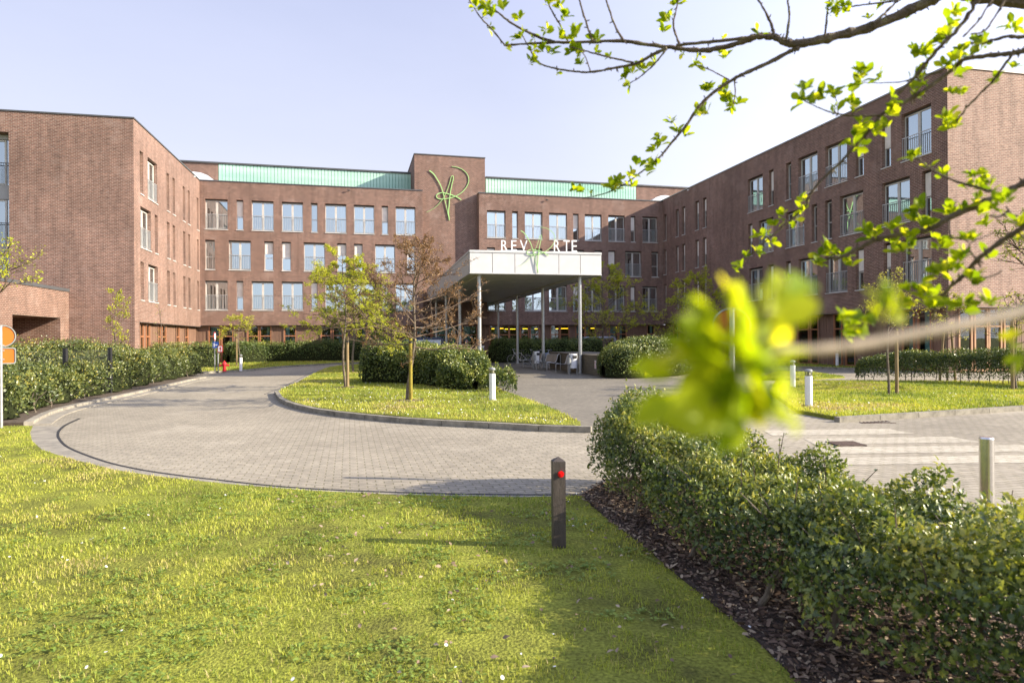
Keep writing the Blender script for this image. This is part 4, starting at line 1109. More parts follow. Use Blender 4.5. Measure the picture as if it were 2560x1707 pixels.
def bin_(loc, rz, label):
    if not hasattr(bin_, 'p'):
        o = thing('litter_bin', label, 'bin', loc, rz, group='white litter bins on posts between the benches')
        mb = MB(); mb.lathe([(.17, .30), (.175, .32), (.175, .98), (.165, .985)], 22); mb.lathe([(.165, .985), (.13, 1.0)], 22); mb.build('body', M['white'], o)
        for x in (-.20, .20):
            mb = MB(); mb.box(x - .03, x + .03, -.03, .03, 0, 1.02); mb.build('leg', M['signgrey'], o)
        mb = MB(); mb.box(-.10, .10, -.20, -.13, .78, .92); mb.build('slot', M['black'], o)
        mb = MB(); mb.lathe([(.10, .50), (.10, .80), (.08, .81)], 16, (-.24, -.06, 0)); mb.build('ashtray', M['signgrey'], o)
        bin_.p = o
    else:
        o = copy_tree(bin_.p); o.location = loc; o.rotation_euler = (0, 0, rz); o['label'] = label
g = gnd(1433, 936); bin_((*g, .004), .35, 'white litter bin directly left of the front right canopy column')
g = gnd(1341, 921); bin_((*g, .004), .7, 'white litter bin between the farthest and middle benches')

# slatted retaining wall with a notice
P0, P1 = gnd(1515, 943), gnd(1392, 917)
P1 = (P0[0] - .2095 * 9.5, P0[1] + .978 * 9.5)
RW = Wall(P1, P0)
o = thing('slatted_wall', 'low grey timber slatted wall with flat top behind the benches', 'wall', (*P0, 0), world=True)
T = lambda x, y, z: RW.P(x, y, z)
mb = MB()
for i in range(13): mb.box(0, RW.L, 0, .03, .04 + i * .068, .085 + i * .068, T)
mb.box(0.02, RW.L - .02, .045, .09, 0, .92, T); mb.build('slats', M['slat_wood'], o)
mb = MB(); 
for i in range(6): mb.box(-.05, RW.L + .05, -.05 + i * .4, .34 + i * .4, .925, .965, T)
mb.build('top_boards', M['slat_wood'], o)
mb = MB(); mb.box(.02, RW.L - .02, 2.2, 2.3, 0, .92, T); mb.box(RW.L - .08, RW.L - .03, .1, 2.2, 0, .92, T); mb.build('back', M['slat_wood'], o)
s, z = RW.sz(1489, 911)
o = thing('notice_plate', 'small white prohibition notice with red rings on the slatted wall', 'notice', RW.P(s, 0, z), world=True)
T2 = lambda x, y, zz: RW.P(s + x, y, z + zz)
mb = MB(); mb.box(-.10, .10, -.02, -.004, -.19, .19, T2); mb.build('plate', M['white'], o)
for k in (-1, 1):
    mb = MB(); n = 18
    for i in range(n):
        a, b = 2 * PI * i / n, 2 * PI * (i + 1) / n
        mb.quad(*[T2(r_ * math.cos(w), -.023, k * .09 + r_ * math.sin(w)) for r_, w in ((.05, a), (.05, b), (.072, b), (.072, a))])
    mb.quad(*[T2(x, -.024, k * .09 + zz) for x, zz in ((-.045, .03), (-.03, .045), (.045, -.03), (.03, -.045))]); mb.build('red_ring', M['red'], o)

# bicycles
def bicycle(loc, rz, label, mt, lean=.06):
    o = thing('bicycle', label, 'bicycle', loc, rz, group='bicycles parked by the hedge')
    o.rotation_euler = (lean, 0, rz)
    R_ = .335
    for x in (0, 1.05):
        mb = MB(); mb.tube([(x + R_ * math.cos(a), 0, .345 + R_ * math.sin(a)) for a in np.linspace(0, 2 * PI, 33)], .017, 6, cap=False); w = mb.build('wheel', M['rubber'], o)
        mb = MB(); mb.tube([(x + (R_ - .022) * math.cos(a), 0, .345 + (R_ - .022) * math.sin(a)) for a in np.linspace(0, 2 * PI, 33)], .010, 5, cap=False)
        for k in range(14):
            a = 2 * PI * k / 14; mb.tube([(x, .02 * (-1) ** k, .345), (x + (R_ - .02) * math.cos(a), 0, .345 + (R_ - .02) * math.sin(a))], .0022, 3)
        mb.tube([(x, -.05, .345), (x, .05, .345)], .022, 8); mb.build('rim', M['galv'], w)
    mb = MB(); hd = (.16, 0, .86); st = (.72, 0, .82); bb = (.60, 0, .30)
    for a, b, r_ in ((hd, bb, .019), ((.17, 0, .82), (.70, 0, .78), .016), (st, bb, .016), ((.145, 0, .93), (.19, 0, .74), .020)): mb.tube([a, b], r_, 8)
    for y in (-.045, .045):
        mb.tube([(.69, y * .3, .74), (1.05, y, .345)], .010, 6); mb.tube([(bb[0], y * .6, bb[2]), (1.05, y, .345)], .011, 6); mb.tube([(.20, y * .6, .72), (.10, y, .55), (0, y, .345)], .012, 6)
    mb.build('frame', mt, o)
    mb = MB(); mb.tube([(.14, 0, .92), (.11, 0, 1.02)], .014, 8); mb.tube([(.20, -.28, 1.0), (.10, -.22, 1.03), (.08, 0, 1.03), (.10, .22, 1.03), (.20, .28, 1.0)], .013, 8); mb.build('handlebar', M['galv'], o)
    mb = MB(); mb.tube([(.71, 0, .80), (.735, 0, .93)], .013, 8); sd = catmull([(.58, 0, .955), (.68, 0, .96), (.80, 0, .97), (.86, 0, .965)], 4); mb.tube(sd, [.02 + .05 * i / len(sd) for i in range(len(sd))], 8); mb.build('saddle', M['black'], o)
    mb = MB(); mb.tube([(.60, -.09, .30), (.60, .09, .30)], .012, 6); disc_y(mb, .60, .30, .04, .05, .085, 20); mb.tube([(.60, .09, .30), (.72, .10, .20)], .009, 5); mb.tube([(.60, -.09, .30), (.48, -.10, .40)], .009, 5); mb.box(.68, .77, .08, .16, .185, .21); mb.box(.43, .52, -.16, -.08, .39, .415); mb.build('crank', M['galv'], o)
    mb = MB(); mb.box(.86, 1.22, -.06, .06, .72, .74); mb.tube([(1.2, .05, .72), (1.06, .05, .36)], .007, 5); mb.tube([(1.2, -.05, .72), (1.06, -.05, .36)], .007, 5); mb.build('rack', M['black'], o)
    return o
g = gnd(1285, 911); bicycle((g[0] - .15, g[1], 0), -.25, 'pale silver bicycle parked beside the farthest bench', M['bike_silver'])
b2 = at(1322, 880, 43.5); o2 = bicycle((b2[0], b2[1], 0), .1, 'dark bicycle with grey panniers between the silver one and the column', M['bike_dark'])
mb = MB()
for y in (-.19, .07): mb.box(.86, 1.22, y, y + .12, .42, .74)
M['pannier'] = plain('pannier_cloth', (.16, .18, .24), .8); mb.build('pannier', M['pannier'], o2)
b3 = at(1352, 880, 43.0); bicycle((b3[0], b3[1], 0), .5, 'dark bicycle with bright handlebars just right of the column', M['bike_dark'], -.05)
b4 = at(1376, 880, 42.0); bicycle((b4[0], b4[1], 0), 2.9, 'light blue bicycle at the end of the slatted wall', M['bike_blue'])

# cars behind the hedges
def car(loc, rz, label, mt, van=False):
    o = thing('parked_car', label, 'car', loc, rz)
    if van: side = [(-2.2, .35), (-2.28, .75), (-2.1, 1.05), (-1.35, 1.16), (-.75, 1.75), (-.4, 1.88), (2.0, 1.90), (2.2, 1.8), (2.3, 1.1), (2.28, .35)]
    else: side = [(-2.1, .35), (-2.18, .65), (-2.0, .85), (-1.05, .97), (-.35, 1.40), (.1, 1.46), (1.1, 1.44), (1.75, 1.05), (2.1, .98), (2.15, .35)]
    n = len(side); mb = MB(); W_c = .86
    def wid(z): return W_c - max(0, z - 1.0) * .16
    vs = [(x, -wid(z), z) for x, z in side] + [(x, wid(z), z) for x, z in side]
    mb.add(vs, [tuple(range(n)), tuple(range(2 * n - 1, n - 1, -1))] + [((k + 1) % n, k, n + k, n + (k + 1) % n) for k in range(n)])
    b = mb.build('body', mt, o); bv = b.modifiers.new('bevel', 'BEVEL'); bv.width = .05; bv.segments = 3; bv.limit_method = 'ANGLE'
    M.setdefault('carglass', glass_mat('car_glass', .25, (.25, .28, .28)))
    zt_ = 1.72 if van else 1.34; zb_ = 1.18 if van else .98
    for sgn in (-1, 1):
        mb = MB(); xs = [(-1.1, -.62, -.1), (-.05, .0, .95), (1.0, 1.0, 1.95 if van else 1.35)]
        for x0, x0t, x1 in xs:
            mb.quad((x0, sgn * (wid(zb_) + .004), zb_), (x1, sgn * (wid(zb_) + .004), zb_), (x1 if van or x1 < 1.2 else x1 - .25, sgn * (wid(zt_) + .004), zt_), (x0t, sgn * (wid(zt_) + .004), zt_))
        mb.build('side_window', M['black'] if False else M['carglass'], o)
    i0 = 3; (xa, za), (xb, zb2) = side[i0], side[i0 + 1]
    q = lambda t_: (xa + (xb - xa) * t_ - .012, za + (zb2 - za) * t_ + .012)
    p, r_ = q(.08), q(.94); mb = MB(); mb.quad((p[0], -wid(p[1]) + .1, p[1]), (p[0], wid(p[1]) - .1, p[1]), (r_[0], wid(r_[1]) - .1, r_[1]), (r_[0], -wid(r_[1]) + .1, r_[1])); mb.build('windscreen', M['carglass'], o)
    for x in (-1.4, 1.35):
        for sgn in (-1, 1):
            mb = MB(); disc_y(mb, x, .33, sgn * .70, sgn * .87, .33, 24); w = mb.build('wheel', M['rubber'], o)
            mb = MB(); disc_y(mb, x, .33, sgn * .872, sgn * .876, .21, 18); mb.build('hub', M['galv'], w)
    for sgn in (-1, 1):
        mb = MB(); mb.box(-2.26 if van else -2.17, -2.12 if van else -2.0, sgn * .62 - .16, sgn * .62 + .16, .68, .82); mb.build('headlight', M['white'], o)
    return o
g = at(1036, 850, 47.5); car((g[0], g[1], 0), .05, 'dark blue van parked behind the island hedge near the entrance', M['carpaint'], True)
g = at(1470, 850, 54.2); car((g[0], g[1], 0), .23, 'grey van mostly hidden behind the shaded hedge near the timber front', M['carpaint_grey'], True)

# small posts by the entrance
g = at(1206, 880, 46); o = thing('intercom_post', 'slim white control post beside the left front canopy column', 'post', (g[0], g[1], 0))
mb = MB(); mb.box(-.12, .12, -.10, .10, 0, 1.25); mb.box(-.13, .13, -.11, .11, 1.25, 1.29); mb.build('housing', M['white'], o)
mb = MB(); mb.box(-.08, .08, -.115, -.102, .85, 1.15); mb.build('panel', M['black'], o)
Wd = C.shift(.36); s, z = Wd.sz(1166, 853); o = thing('door_sign', 'tiny round red and white sign on the entrance glass', 'sign', Wd.P(s, 0, z), world=True)
mb = MB(); n = 20; mb.add([Wd.P(s + .14 * math.cos(2 * PI * k / n), -.06, z + .14 * math.sin(2 * PI * k / n)) for k in range(n)] + [Wd.P(s + .14 * math.cos(2 * PI * k / n), -.05, z + .14 * math.sin(2 * PI * k / n)) for k in range(n)], [tuple(range(n))] + [(k, (k + 1) % n, n + (k + 1) % n, n + k) for k in range(n)]); mb.build('ring', M['red'], o)
mb = MB(); mb.add([Wd.P(s + .10 * math.cos(2 * PI * k / n), -.063, z + .10 * math.sin(2 * PI * k / n)) for k in range(n)], [tuple(range(n))]); mb.build('face', M['white'], o)
mb = MB(); mb.quad(*[Wd.P(s + x, -.066, z + zz_) for x, zz_ in ((-.07, -.02), (.07, -.02), (.07, .02), (-.07, .02))]); mb.build('bar', M['black'], o)

# wire fence in the shrubs
o = thing('wire_fence', 'dark wire fence with square posts among the clipped shrubs', 'fence', (*at(163, 900, 19)[:2], 0), world=True)
fp = [at(-60, 900, 17.5), at(163, 900, 19.5), at(275, 900, 21.5)]
for p in fp:
    mb = MB(); mb.box(p[0] - .05, p[0] + .05, p[1] - .05, p[1] + .05, 0, 1.56); mb.build('post', M['black'], o)
mb = MB()
for a, b in zip(fp[:-1], fp[1:]):
    for i in range(8): mb.tube([(a[0], a[1], .2 + i * .18), (b[0], b[1], .2 + i * .18)], .003, 4)
    for i in range(50):
        t_ = i / 50; mb.tube([(a[0] + (b[0] - a[0]) * t_, a[1] + (b[1] - a[1]) * t_, .1), (a[0] + (b[0] - a[0]) * t_, a[1] + (b[1] - a[1]) * t_, 1.48)], .0025, 4)
mb.build('mesh_panel', M['black'], o)

# ================================================================== GRASS
def grass(name, poly, n, hgt, wid, z0, holes=0., seed=0, tall=1.0, label=None, dens=None):
    xs = [p[0] for p in poly]; ys = [p[1] for p in poly]
    x = RNG.uniform(min(xs), max(xs), n * 3); y = RNG.uniform(min(ys), max(ys), n * 3)
    k = inpoly(x, y, poly)
    if dens is not None: k &= dens(x, y)
    x, y = x[k][:n], y[k][:n]
    c1 = vnoise(x, y, .55, seed); c2 = vnoise(x, y, .16, seed + 3); c3 = vnoise(x, y, 1.7, seed + 5)
    keep = RNG.random(len(x)) > holes * np.clip((.47 - c2 * .65 - c1 * .35) * 6, 0, 1)
    x, y, c1, c2, c3 = x[keep], y[keep], c1[keep], c2[keep], c3[keep]; m = len(x)
    h = hgt * (.6 + .35 * c1 * RNG.random(m) + .5 * RNG.random(m)) * tall * np.where(RNG.random(m) < .05, 1.7, 1.)
    az = RNG.uniform(0, 2 * PI, m); ln = RNG.uniform(.15, .85, m) * h
    dx, dy = np.cos(az), np.sin(az); px, py = -dy, dx; w = wid * RNG.uniform(.6, 1.3, m) * .5
    b = np.stack([x, y, np.full(m, z0)], 1); P = np.stack([px, py, np.zeros(m)], 1) * w[:, None]; D = np.stack([dx, dy, np.zeros(m)], 1)
    up = np.array([0, 0, 1.])
    mid = b + D * (ln * .35)[:, None] + up * (h * .6)[:, None]; tip = b + D * ln[:, None] + up * (h * .95)[:, None]
    V = np.stack([b - P, b + P, mid + P * .8, mid - P * .8, tip], 1).reshape(-1, 3)
    o4 = np.arange(m)[:, None] * 5
    c4 = vnoise(x, y, .9, seed + 11)
    rnd = np.clip(.55 + .75 * (c3 - .5) + .5 * (c4 - .5) + .30 * (c2 - .5) + .2 * (c1 - .5) + RNG.normal(0, .12, m), 0, 1)
    rnd = np.where(RNG.random(m) < .07, RNG.uniform(.93, 1., m), rnd)      # dead thatch
    ob = np_mesh(name, V, [o4 + np.array([[0, 1, 2, 3]]), o4 + np.array([[3, 2, 4]])], M['grass'], None, np.repeat(rnd, 5))
    ob['kind'] = 'stuff'
    if label: ob['label'] = label
    return ob
view = lambda x, y: (y > 1.5) & (np.abs(x) < .86 * y + .8)
near = [p for p in LAWN]
grass('grass', LAWN, 290000, .028, .0046, .02, 1.2, 1, dens=lambda x, y: view(x, y) & (y < 5.2), label='short patchy front lawn grass close to the camera')
grass('grass', LAWN, 190000, .030, .0066, .02, 1.1, 2, dens=lambda x, y: view(x, y) & (y >= 5.2), label='short patchy front lawn grass towards the drive')
ISLP = ISLLAWN + ISLR + ISLB
grass('grass', ISLP, 70000, .06, .016, .09, .35, 3, label='bright island lawn grass sprinkled with daisies')
grass('grass', RL, 60000, .065, .018, .07, .4, 4, dens=lambda x, y: x < .86 * y + 1, label='sunlit grass of the right lawn')
grass('grass', VG + G([(985, 899), (767, 903), (648, 904), (553, 909), (500, 912)]), 12000, .08, .03, .08, .2, 5, label='strip of grass along the far hedge')
grass('grass', G([(1880, 917), (2160, 925), (2400, 927), (2400, 906), (2160, 906), (1880, 901)]), 9000, .08, .03, .07, .2, 6, label='strip of grass before the timber front')
grass('grass', G([(1890, 951), (1950, 930), (2040, 935), (2112, 945), (2000, 951)]), 7000, .07, .025, .05, .2, 7, label='narrow grass wedge between the two paths')

# broad leaved weeds in the front lawn
m = 3000
x = RNG.uniform(-5, 3, m * 4); y = RNG.uniform(2.6, 7.4, m * 4); k = inpoly(x, y, LAWN) & view(x, y) & (vnoise(x, y, .4, 9) > .60)
x, y = x[k][:m], y[k][:m]; q = RNG.integers(3, 7, len(x)); X = np.repeat(x, q); Y = np.repeat(y, q); az = RNG.uniform(0, 2 * PI, len(X))
D = np.stack([np.cos(az), np.sin(az), RNG.uniform(.1, .7, len(X))], 1)
ob = leaves('lawn_weeds', LEAF_O, np.stack([X + .004 * np.cos(az), Y + .004 * np.sin(az), np.full(len(X), .035)], 1), D, np.tile([0, 0, 1.], (len(X), 1)) + RNG.normal(0, .2, (len(X), 3)), RNG.uniform(.014, .034, len(X)), M['clover'])
tag(ob, 'clover and plantain leaves scattered through the front lawn', kind='stuff')

def daisies(name, poly, n, z0, r0, label, thr=.52, dens=None, seed=0):
    xs = [p[0] for p in poly]; ys = [p[1] for p in poly]
    x = RNG.uniform(min(xs), max(xs), n * 8); y = RNG.uniform(min(ys), max(ys), n * 8)
    k = inpoly(x, y, poly) & (vnoise(x, y, .9, seed) + .35 * vnoise(x, y, .25, seed + 2) > thr + .15)
    if dens is not None: k &= dens(x, y)
    x, y = x[k][:n], y[k][:n]; m = len(x); a = np.arange(7) * 2 * PI / 7
    t1 = RNG.normal(0, .35, (m, 2)); r = r0 * RNG.uniform(.6, 1.2, m)
    z = z0 + RNG.uniform(.035, .06, m)
    ox = r[:, None] * np.cos(a); oy = r[:, None] * np.sin(a); oz = ox * t1[:, :1] + oy * t1[:, 1:]
    V = np.stack([x[:, None] + ox, y[:, None] + oy, z[:, None] + oz], 2).reshape(-1, 3)
    ob = np_mesh(name, V, [np.arange(m * 7).reshape(m, 7)], M['daisy']); tag(ob, label, kind='stuff')
daisies('daisies', LAWN, 280, .02, .0085, 'white daisies dotted over the front lawn', .56, view, 4)
daisies('daisies', ISLP, 800, .09, .0145, 'white daisies sprinkled over the island lawn', .45, lambda x, y: y < 26, 6)
daisies('daisies', RL, 200, .07, .017, 'a few daisies in the right lawn', .55, None, 8)

# fallen leaves / chips
MBED = MULCH_EDGE + [(2.0, 2.2), (3.6, 1.2), (3.3, 4.0), (2.75, 6.2), (2.2, 8.1), (1.3, 8.15), (.95, 7.6)]
m = 30000
x = RNG.uniform(.7, 3.2, m * 4); y = RNG.uniform(2.2, 8.1, m * 4); k = inpoly(x, y, MBED); x, y = x[k][:m], y[k][:m]; m = len(x)
ed = RNG.normal(0, .03, m); az = RNG.uniform(0, 2 * PI, m)
D = np.stack([np.cos(az), np.sin(az), RNG.normal(0, .25, m)], 1)
ob = leaves('bark_chips', _leaf([.04, .5, .95], [.15, .20, .13], .12, .05), np.stack([x + ed, y, RNG.uniform(.03, .055, m)], 1), D, np.tile([0, 0, 1.], (m, 1)) + RNG.normal(0, .45, (m, 3)), .014 + .05 * RNG.random(m) ** 2.2, M['chip'])
tag(ob, 'dark bark chips covering the hedge bed', kind='stuff')
m = 260
x = RNG.uniform(-4, 2, m * 3); y = RNG.uniform(3, 7.4, m * 3); k = inpoly(x, y, LAWN) & view(x, y) & (x > -4 + vnoise(x, y, 2, 3) * 5); x, y = x[k][:m], y[k][:m]; m = len(x); az = RNG.uniform(0, 2 * PI, m)
ob = leaves('fallen_leaves', LEAF_O, np.stack([x, y, np.full(m, .055)], 1), np.stack([np.cos(az), np.sin(az), RNG.normal(0, .2, m)], 1), np.tile([0, 0, 1.], (m, 1)) + RNG.normal(0, .5, (m, 3)), RNG.uniform(.02, .05, m), M['chip'], rnd=RNG.uniform(.5, 1, m))
tag(ob, 'dry brown leaves and chips lying on the front lawn', kind='stuff')

# ================================================================== HEDGES
def hedge(name, label, pts, w, h, n, size, mat, tpl=LEAF_S, core=True, stems=None, z0=.05, rough=.12, group=None, endr=.7, top=.35, fill=.12, power=.55, stem_r=.018, seed=1, cat='hedge'):
    """pts: plan centre line, w/h: widths and heights along it"""
    pts = np.array(pts, float); dl = np.concatenate([[0], np.cumsum(np.linalg.norm(np.diff(pts, axis=0), axis=1))]); Lg = dl[-1]
    W_h = np.interp; ws = np.broadcast_to(w, (len(pts),)); hs = np.broadcast_to(h, (len(pts),))
    root = thing(name, label, cat, (*pts[len(pts) // 2], 0), world=True, group=group)
    def frame(t_):
        x = np.interp(t_, dl, pts[:, 0]); y = np.interp(t_, dl, pts[:, 1]); e = 1e-2 * Lg
        tx = np.interp(np.minimum(t_ + e, Lg), dl, pts[:, 0]) - np.interp(np.maximum(t_ - e, 0), dl, pts[:, 0])
        ty = np.interp(np.minimum(t_ + e, Lg), dl, pts[:, 1]) - np.interp(np.maximum(t_ - e, 0), dl, pts[:, 1])
        l = np.hypot(tx, ty) + 1e-9
        return x, y, tx / l, ty / l
    def surf(t_, a, shrink, lump=1.):
        x, y, tx, ty = frame(t_); ww = np.interp(t_, dl, ws) / 2; hh = np.interp(t_, dl, hs)
        ed = np.clip(np.minimum(t_, Lg - t_) / endr, 0, 1); e_ = np.sqrt(np.clip(1 - (1 - ed) ** 2, 0.0, 1)); e_ = .12 + .88 * e_
        c, s_ = np.cos(a), np.sin(a); cx = np.sign(c) * np.abs(c) ** power; sz_ = np.abs(s_) ** power
        nb = (vnoise(t_ + cx * .7, a * 1.3 + sz_, .55, seed) - .5) * 2 * rough * lump + (vnoise(t_, a * 2, .17, seed + 7) - .5) * rough * lump
        f = shrink + nb / np.maximum(hh, .5)
        off = cx * ww * f * e_; z = z0 + (hh - z0) * np.clip(sz_ * f, 0, 2) * (.35 + .65 * e_)
        nrm = np.stack([-ty * c, tx * c, s_ * 1.0], -1)
        return np.stack([x - ty * off, y + tx * off, z], -1), nrm, np.stack([tx, ty, 0 * tx], -1)
    t_ = RNG.uniform(0, Lg, n); a = RNG.uniform(.0, PI, n)
    a = np.where(RNG.random(n) < top, PI / 2 + RNG.normal(0, .45, n), a); a = np.clip(a, .02, PI - .02)
    inn = np.abs(RNG.normal(0, fill, n)); out = np.where(RNG.random(n) < .08, RNG.random(n) * .10, 0)
    P, N, Tn = surf(t_, a, 1.02 - inn + out)
    D = N * .55 + RNG.normal(0, .62, (n, 3)) + np.array([0, 0, .25])
    Nn = N + RNG.normal(0, .55, (n, 3))
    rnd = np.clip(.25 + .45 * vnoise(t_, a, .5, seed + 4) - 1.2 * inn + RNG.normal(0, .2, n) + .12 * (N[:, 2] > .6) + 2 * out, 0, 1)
    sz = size * RNG.uniform(.65, 1.25, n)
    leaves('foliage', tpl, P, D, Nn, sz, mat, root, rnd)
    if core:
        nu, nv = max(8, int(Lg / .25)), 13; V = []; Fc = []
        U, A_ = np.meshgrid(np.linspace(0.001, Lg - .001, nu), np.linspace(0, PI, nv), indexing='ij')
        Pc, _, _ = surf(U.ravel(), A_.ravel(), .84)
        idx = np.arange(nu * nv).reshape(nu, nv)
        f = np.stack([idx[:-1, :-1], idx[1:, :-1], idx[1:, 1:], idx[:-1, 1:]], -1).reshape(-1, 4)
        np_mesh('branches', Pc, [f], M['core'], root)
    if stems:
        for sx, sy, sh, lx, ly in stems:
            mb = MB(); k = 5
            p = [(sx + lx * i / k + RNG.normal(0, .012), sy + ly * i / k + RNG.normal(0, .012), sh * i / k) for i in range(k + 1)]
            mb.tube(p, [stem_r * (1.15 - .6 * i / k) for i in range(k + 1)], 7)
            for b in range(7):
                i = RNG.integers(2, k + 1); q = p[i]; az = RNG.uniform(0, 2 * PI); ln = RNG.uniform(.18, .36)
                mb.tube([q, (q[0] + .5 * ln * math.cos(az), q[1] + .5 * ln * math.sin(az), q[2] + ln * .35), (q[0] + ln * math.cos(az), q[1] + ln * math.sin(az), q[2] + ln * .8)], [stem_r * .5, stem_r * .35, .003], 5)
            mb.build('stem', M['bark'], root)
    return root

# near holly hedge: bushes on bare stems
HC_ = [(1.45, 8.0), (1.52, 7.3), (1.72, 6.4), (1.99, 5.2), (2.16, 4.3), (2.32, 3.5), (2.54, 2.6), (2.8, 1.6)]
hw_ = [.9, 1.3, 1.32, 1.28, 1.28, 1.36, 1.5, 1.6]; hh_ = [.95, 1.0, .90, .78, .75, .80, .93, 1.06]
stems = [(1.16, 6.39, .62, .25, .0), (1.36, 5.1, .5, .22, .05), (1.58, 4.2, .46, .2, 0), (1.75, 3.68, .5, .22, .0), (1.30, 7.2, .7, .1, .1), (1.85, 6.0, .6, .1, 0), (2.2, 4.7, .45, 0, .1), (2.35, 3.3, .55, .1, .05), (2.0, 5.5, .5, .0, .1), (2.62, 2.7, .6, .05, 0), (1.6, 7.6, .7, 0, .1)]
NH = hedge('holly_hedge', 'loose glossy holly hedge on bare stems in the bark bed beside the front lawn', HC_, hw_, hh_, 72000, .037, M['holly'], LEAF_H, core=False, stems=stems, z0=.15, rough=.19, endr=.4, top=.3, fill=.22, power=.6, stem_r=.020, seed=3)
# loose upright shoots and berries
sp, sd_, sn, ss = [], [], [], []
for i in range(34):
    t_ = RNG.random() ** .9; j = t_ * (len(HC_) - 1); k = int(min(j, len(HC_) - 2)); f = j - k
    cx = HC_[k][0] * (1 - f) + HC_[k + 1][0] * f; cy = HC_[k][1] * (1 - f) + HC_[k + 1][1] * f; hh = hh_[k] * (1 - f) + hh_[k + 1] * f; ww = hw_[k]
    bx = cx + RNG.uniform(-.45, .45) * ww; by = cy + RNG.uniform(-.1, .1); ln = RNG.uniform(.16, .34)
    tz = hh - .12 - abs(bx - cx) * .25; tp = (bx + RNG.normal(0, .08), by + RNG.normal(0, .08), tz + ln)
    mb = MB(); mb.tube([(bx, by, tz - .1), ((bx + tp[0]) / 2 + RNG.normal(0, .015), (by + tp[1]) / 2, tz + ln * .5), tp], [.006, .0045, .002], 5); mb.build('shoot', M['twig'], NH)
    for q in range(int(16 * ln / .4)):
        w = RNG.uniform(.05, 1.); az = RNG.uniform(0, 2 * PI)
        sp.append([bx + (tp[0] - bx) * w, by + (tp[1] - by) * w, tz + ln * w]); sd_.append([math.cos(az), math.sin(az), RNG.uniform(.2, .9)]); sn.append([RNG.normal(0, .4), RNG.normal(0, .4), 1]); ss.append(.040 * RNG.uniform(.6, 1.1))
leaves('shoot_leaves', LEAF_H, np.array(sp), np.array(sd_), np.array(sn), np.array(ss), M['holly'], NH, np.clip(RNG.normal(.55, .2, len(sp)), 0, 1))
mb = MB()
for (u, v, Y) in ((1580, 1211, 6.6), (1586, 1213, 6.6), (1633, 1216, 6.3), (2172, 1373, 4.4), (2176, 1420, 4.3), (1708, 1410, 5.2)):
    p = at(u, v, Y); mb.lathe([(.001, -.007), (.006, -.004), (.007, 0), (.006, .004), (.001, .007)], 8, p)
mb.build('berries', M['berry'], NH)

def gp(u, v): return np.array(gnd(u, v))
# left clipped shrub row and the higher mass behind its fence
lb = [gnd(*p) for p in ((-60, 1078), (20, 1060), (100, 1043), (190, 1012), (290, 988), (380, 967), (470, 946), (514, 936))]
c1 = offset(lb, 1.25)
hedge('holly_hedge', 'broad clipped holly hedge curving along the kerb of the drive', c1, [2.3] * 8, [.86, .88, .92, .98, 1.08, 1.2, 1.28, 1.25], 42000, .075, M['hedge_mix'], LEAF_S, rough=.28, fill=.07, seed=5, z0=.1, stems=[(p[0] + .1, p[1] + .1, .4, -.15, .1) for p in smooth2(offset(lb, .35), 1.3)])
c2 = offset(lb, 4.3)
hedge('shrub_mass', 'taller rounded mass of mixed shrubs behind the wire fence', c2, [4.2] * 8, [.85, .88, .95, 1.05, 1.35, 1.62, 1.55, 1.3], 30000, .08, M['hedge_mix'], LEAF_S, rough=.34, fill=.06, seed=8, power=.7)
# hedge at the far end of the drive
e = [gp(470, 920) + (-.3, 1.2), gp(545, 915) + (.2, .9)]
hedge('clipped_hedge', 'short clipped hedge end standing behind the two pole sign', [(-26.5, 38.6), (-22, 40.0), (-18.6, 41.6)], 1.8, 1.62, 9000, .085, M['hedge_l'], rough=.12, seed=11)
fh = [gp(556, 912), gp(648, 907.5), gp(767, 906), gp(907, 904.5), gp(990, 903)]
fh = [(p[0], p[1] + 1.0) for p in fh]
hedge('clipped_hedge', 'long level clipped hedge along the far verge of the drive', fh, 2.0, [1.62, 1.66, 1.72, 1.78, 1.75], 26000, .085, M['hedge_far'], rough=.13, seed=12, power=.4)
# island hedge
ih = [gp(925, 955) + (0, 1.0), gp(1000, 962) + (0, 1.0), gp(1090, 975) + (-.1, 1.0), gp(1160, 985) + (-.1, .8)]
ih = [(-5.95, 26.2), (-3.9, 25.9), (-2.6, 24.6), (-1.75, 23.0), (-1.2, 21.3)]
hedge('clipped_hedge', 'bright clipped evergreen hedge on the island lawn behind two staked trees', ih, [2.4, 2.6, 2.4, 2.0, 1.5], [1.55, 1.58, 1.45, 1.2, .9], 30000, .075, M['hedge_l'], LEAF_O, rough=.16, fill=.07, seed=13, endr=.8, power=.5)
hedge('young_shrub', 'small loose shrub at the tip of the island hedge by the bollard', [(-.55, 21.0), (-.22, 20.6), (-.0, 20.4)], .95, .92, 2600, .07, M['hedge_l'], LEAF_O, rough=.3, fill=.2, seed=14, core=False, endr=.4, stems=[(-.3, 20.7, .6, 0, 0), (-.15, 20.6, .6, .1, 0)], cat='shrub')
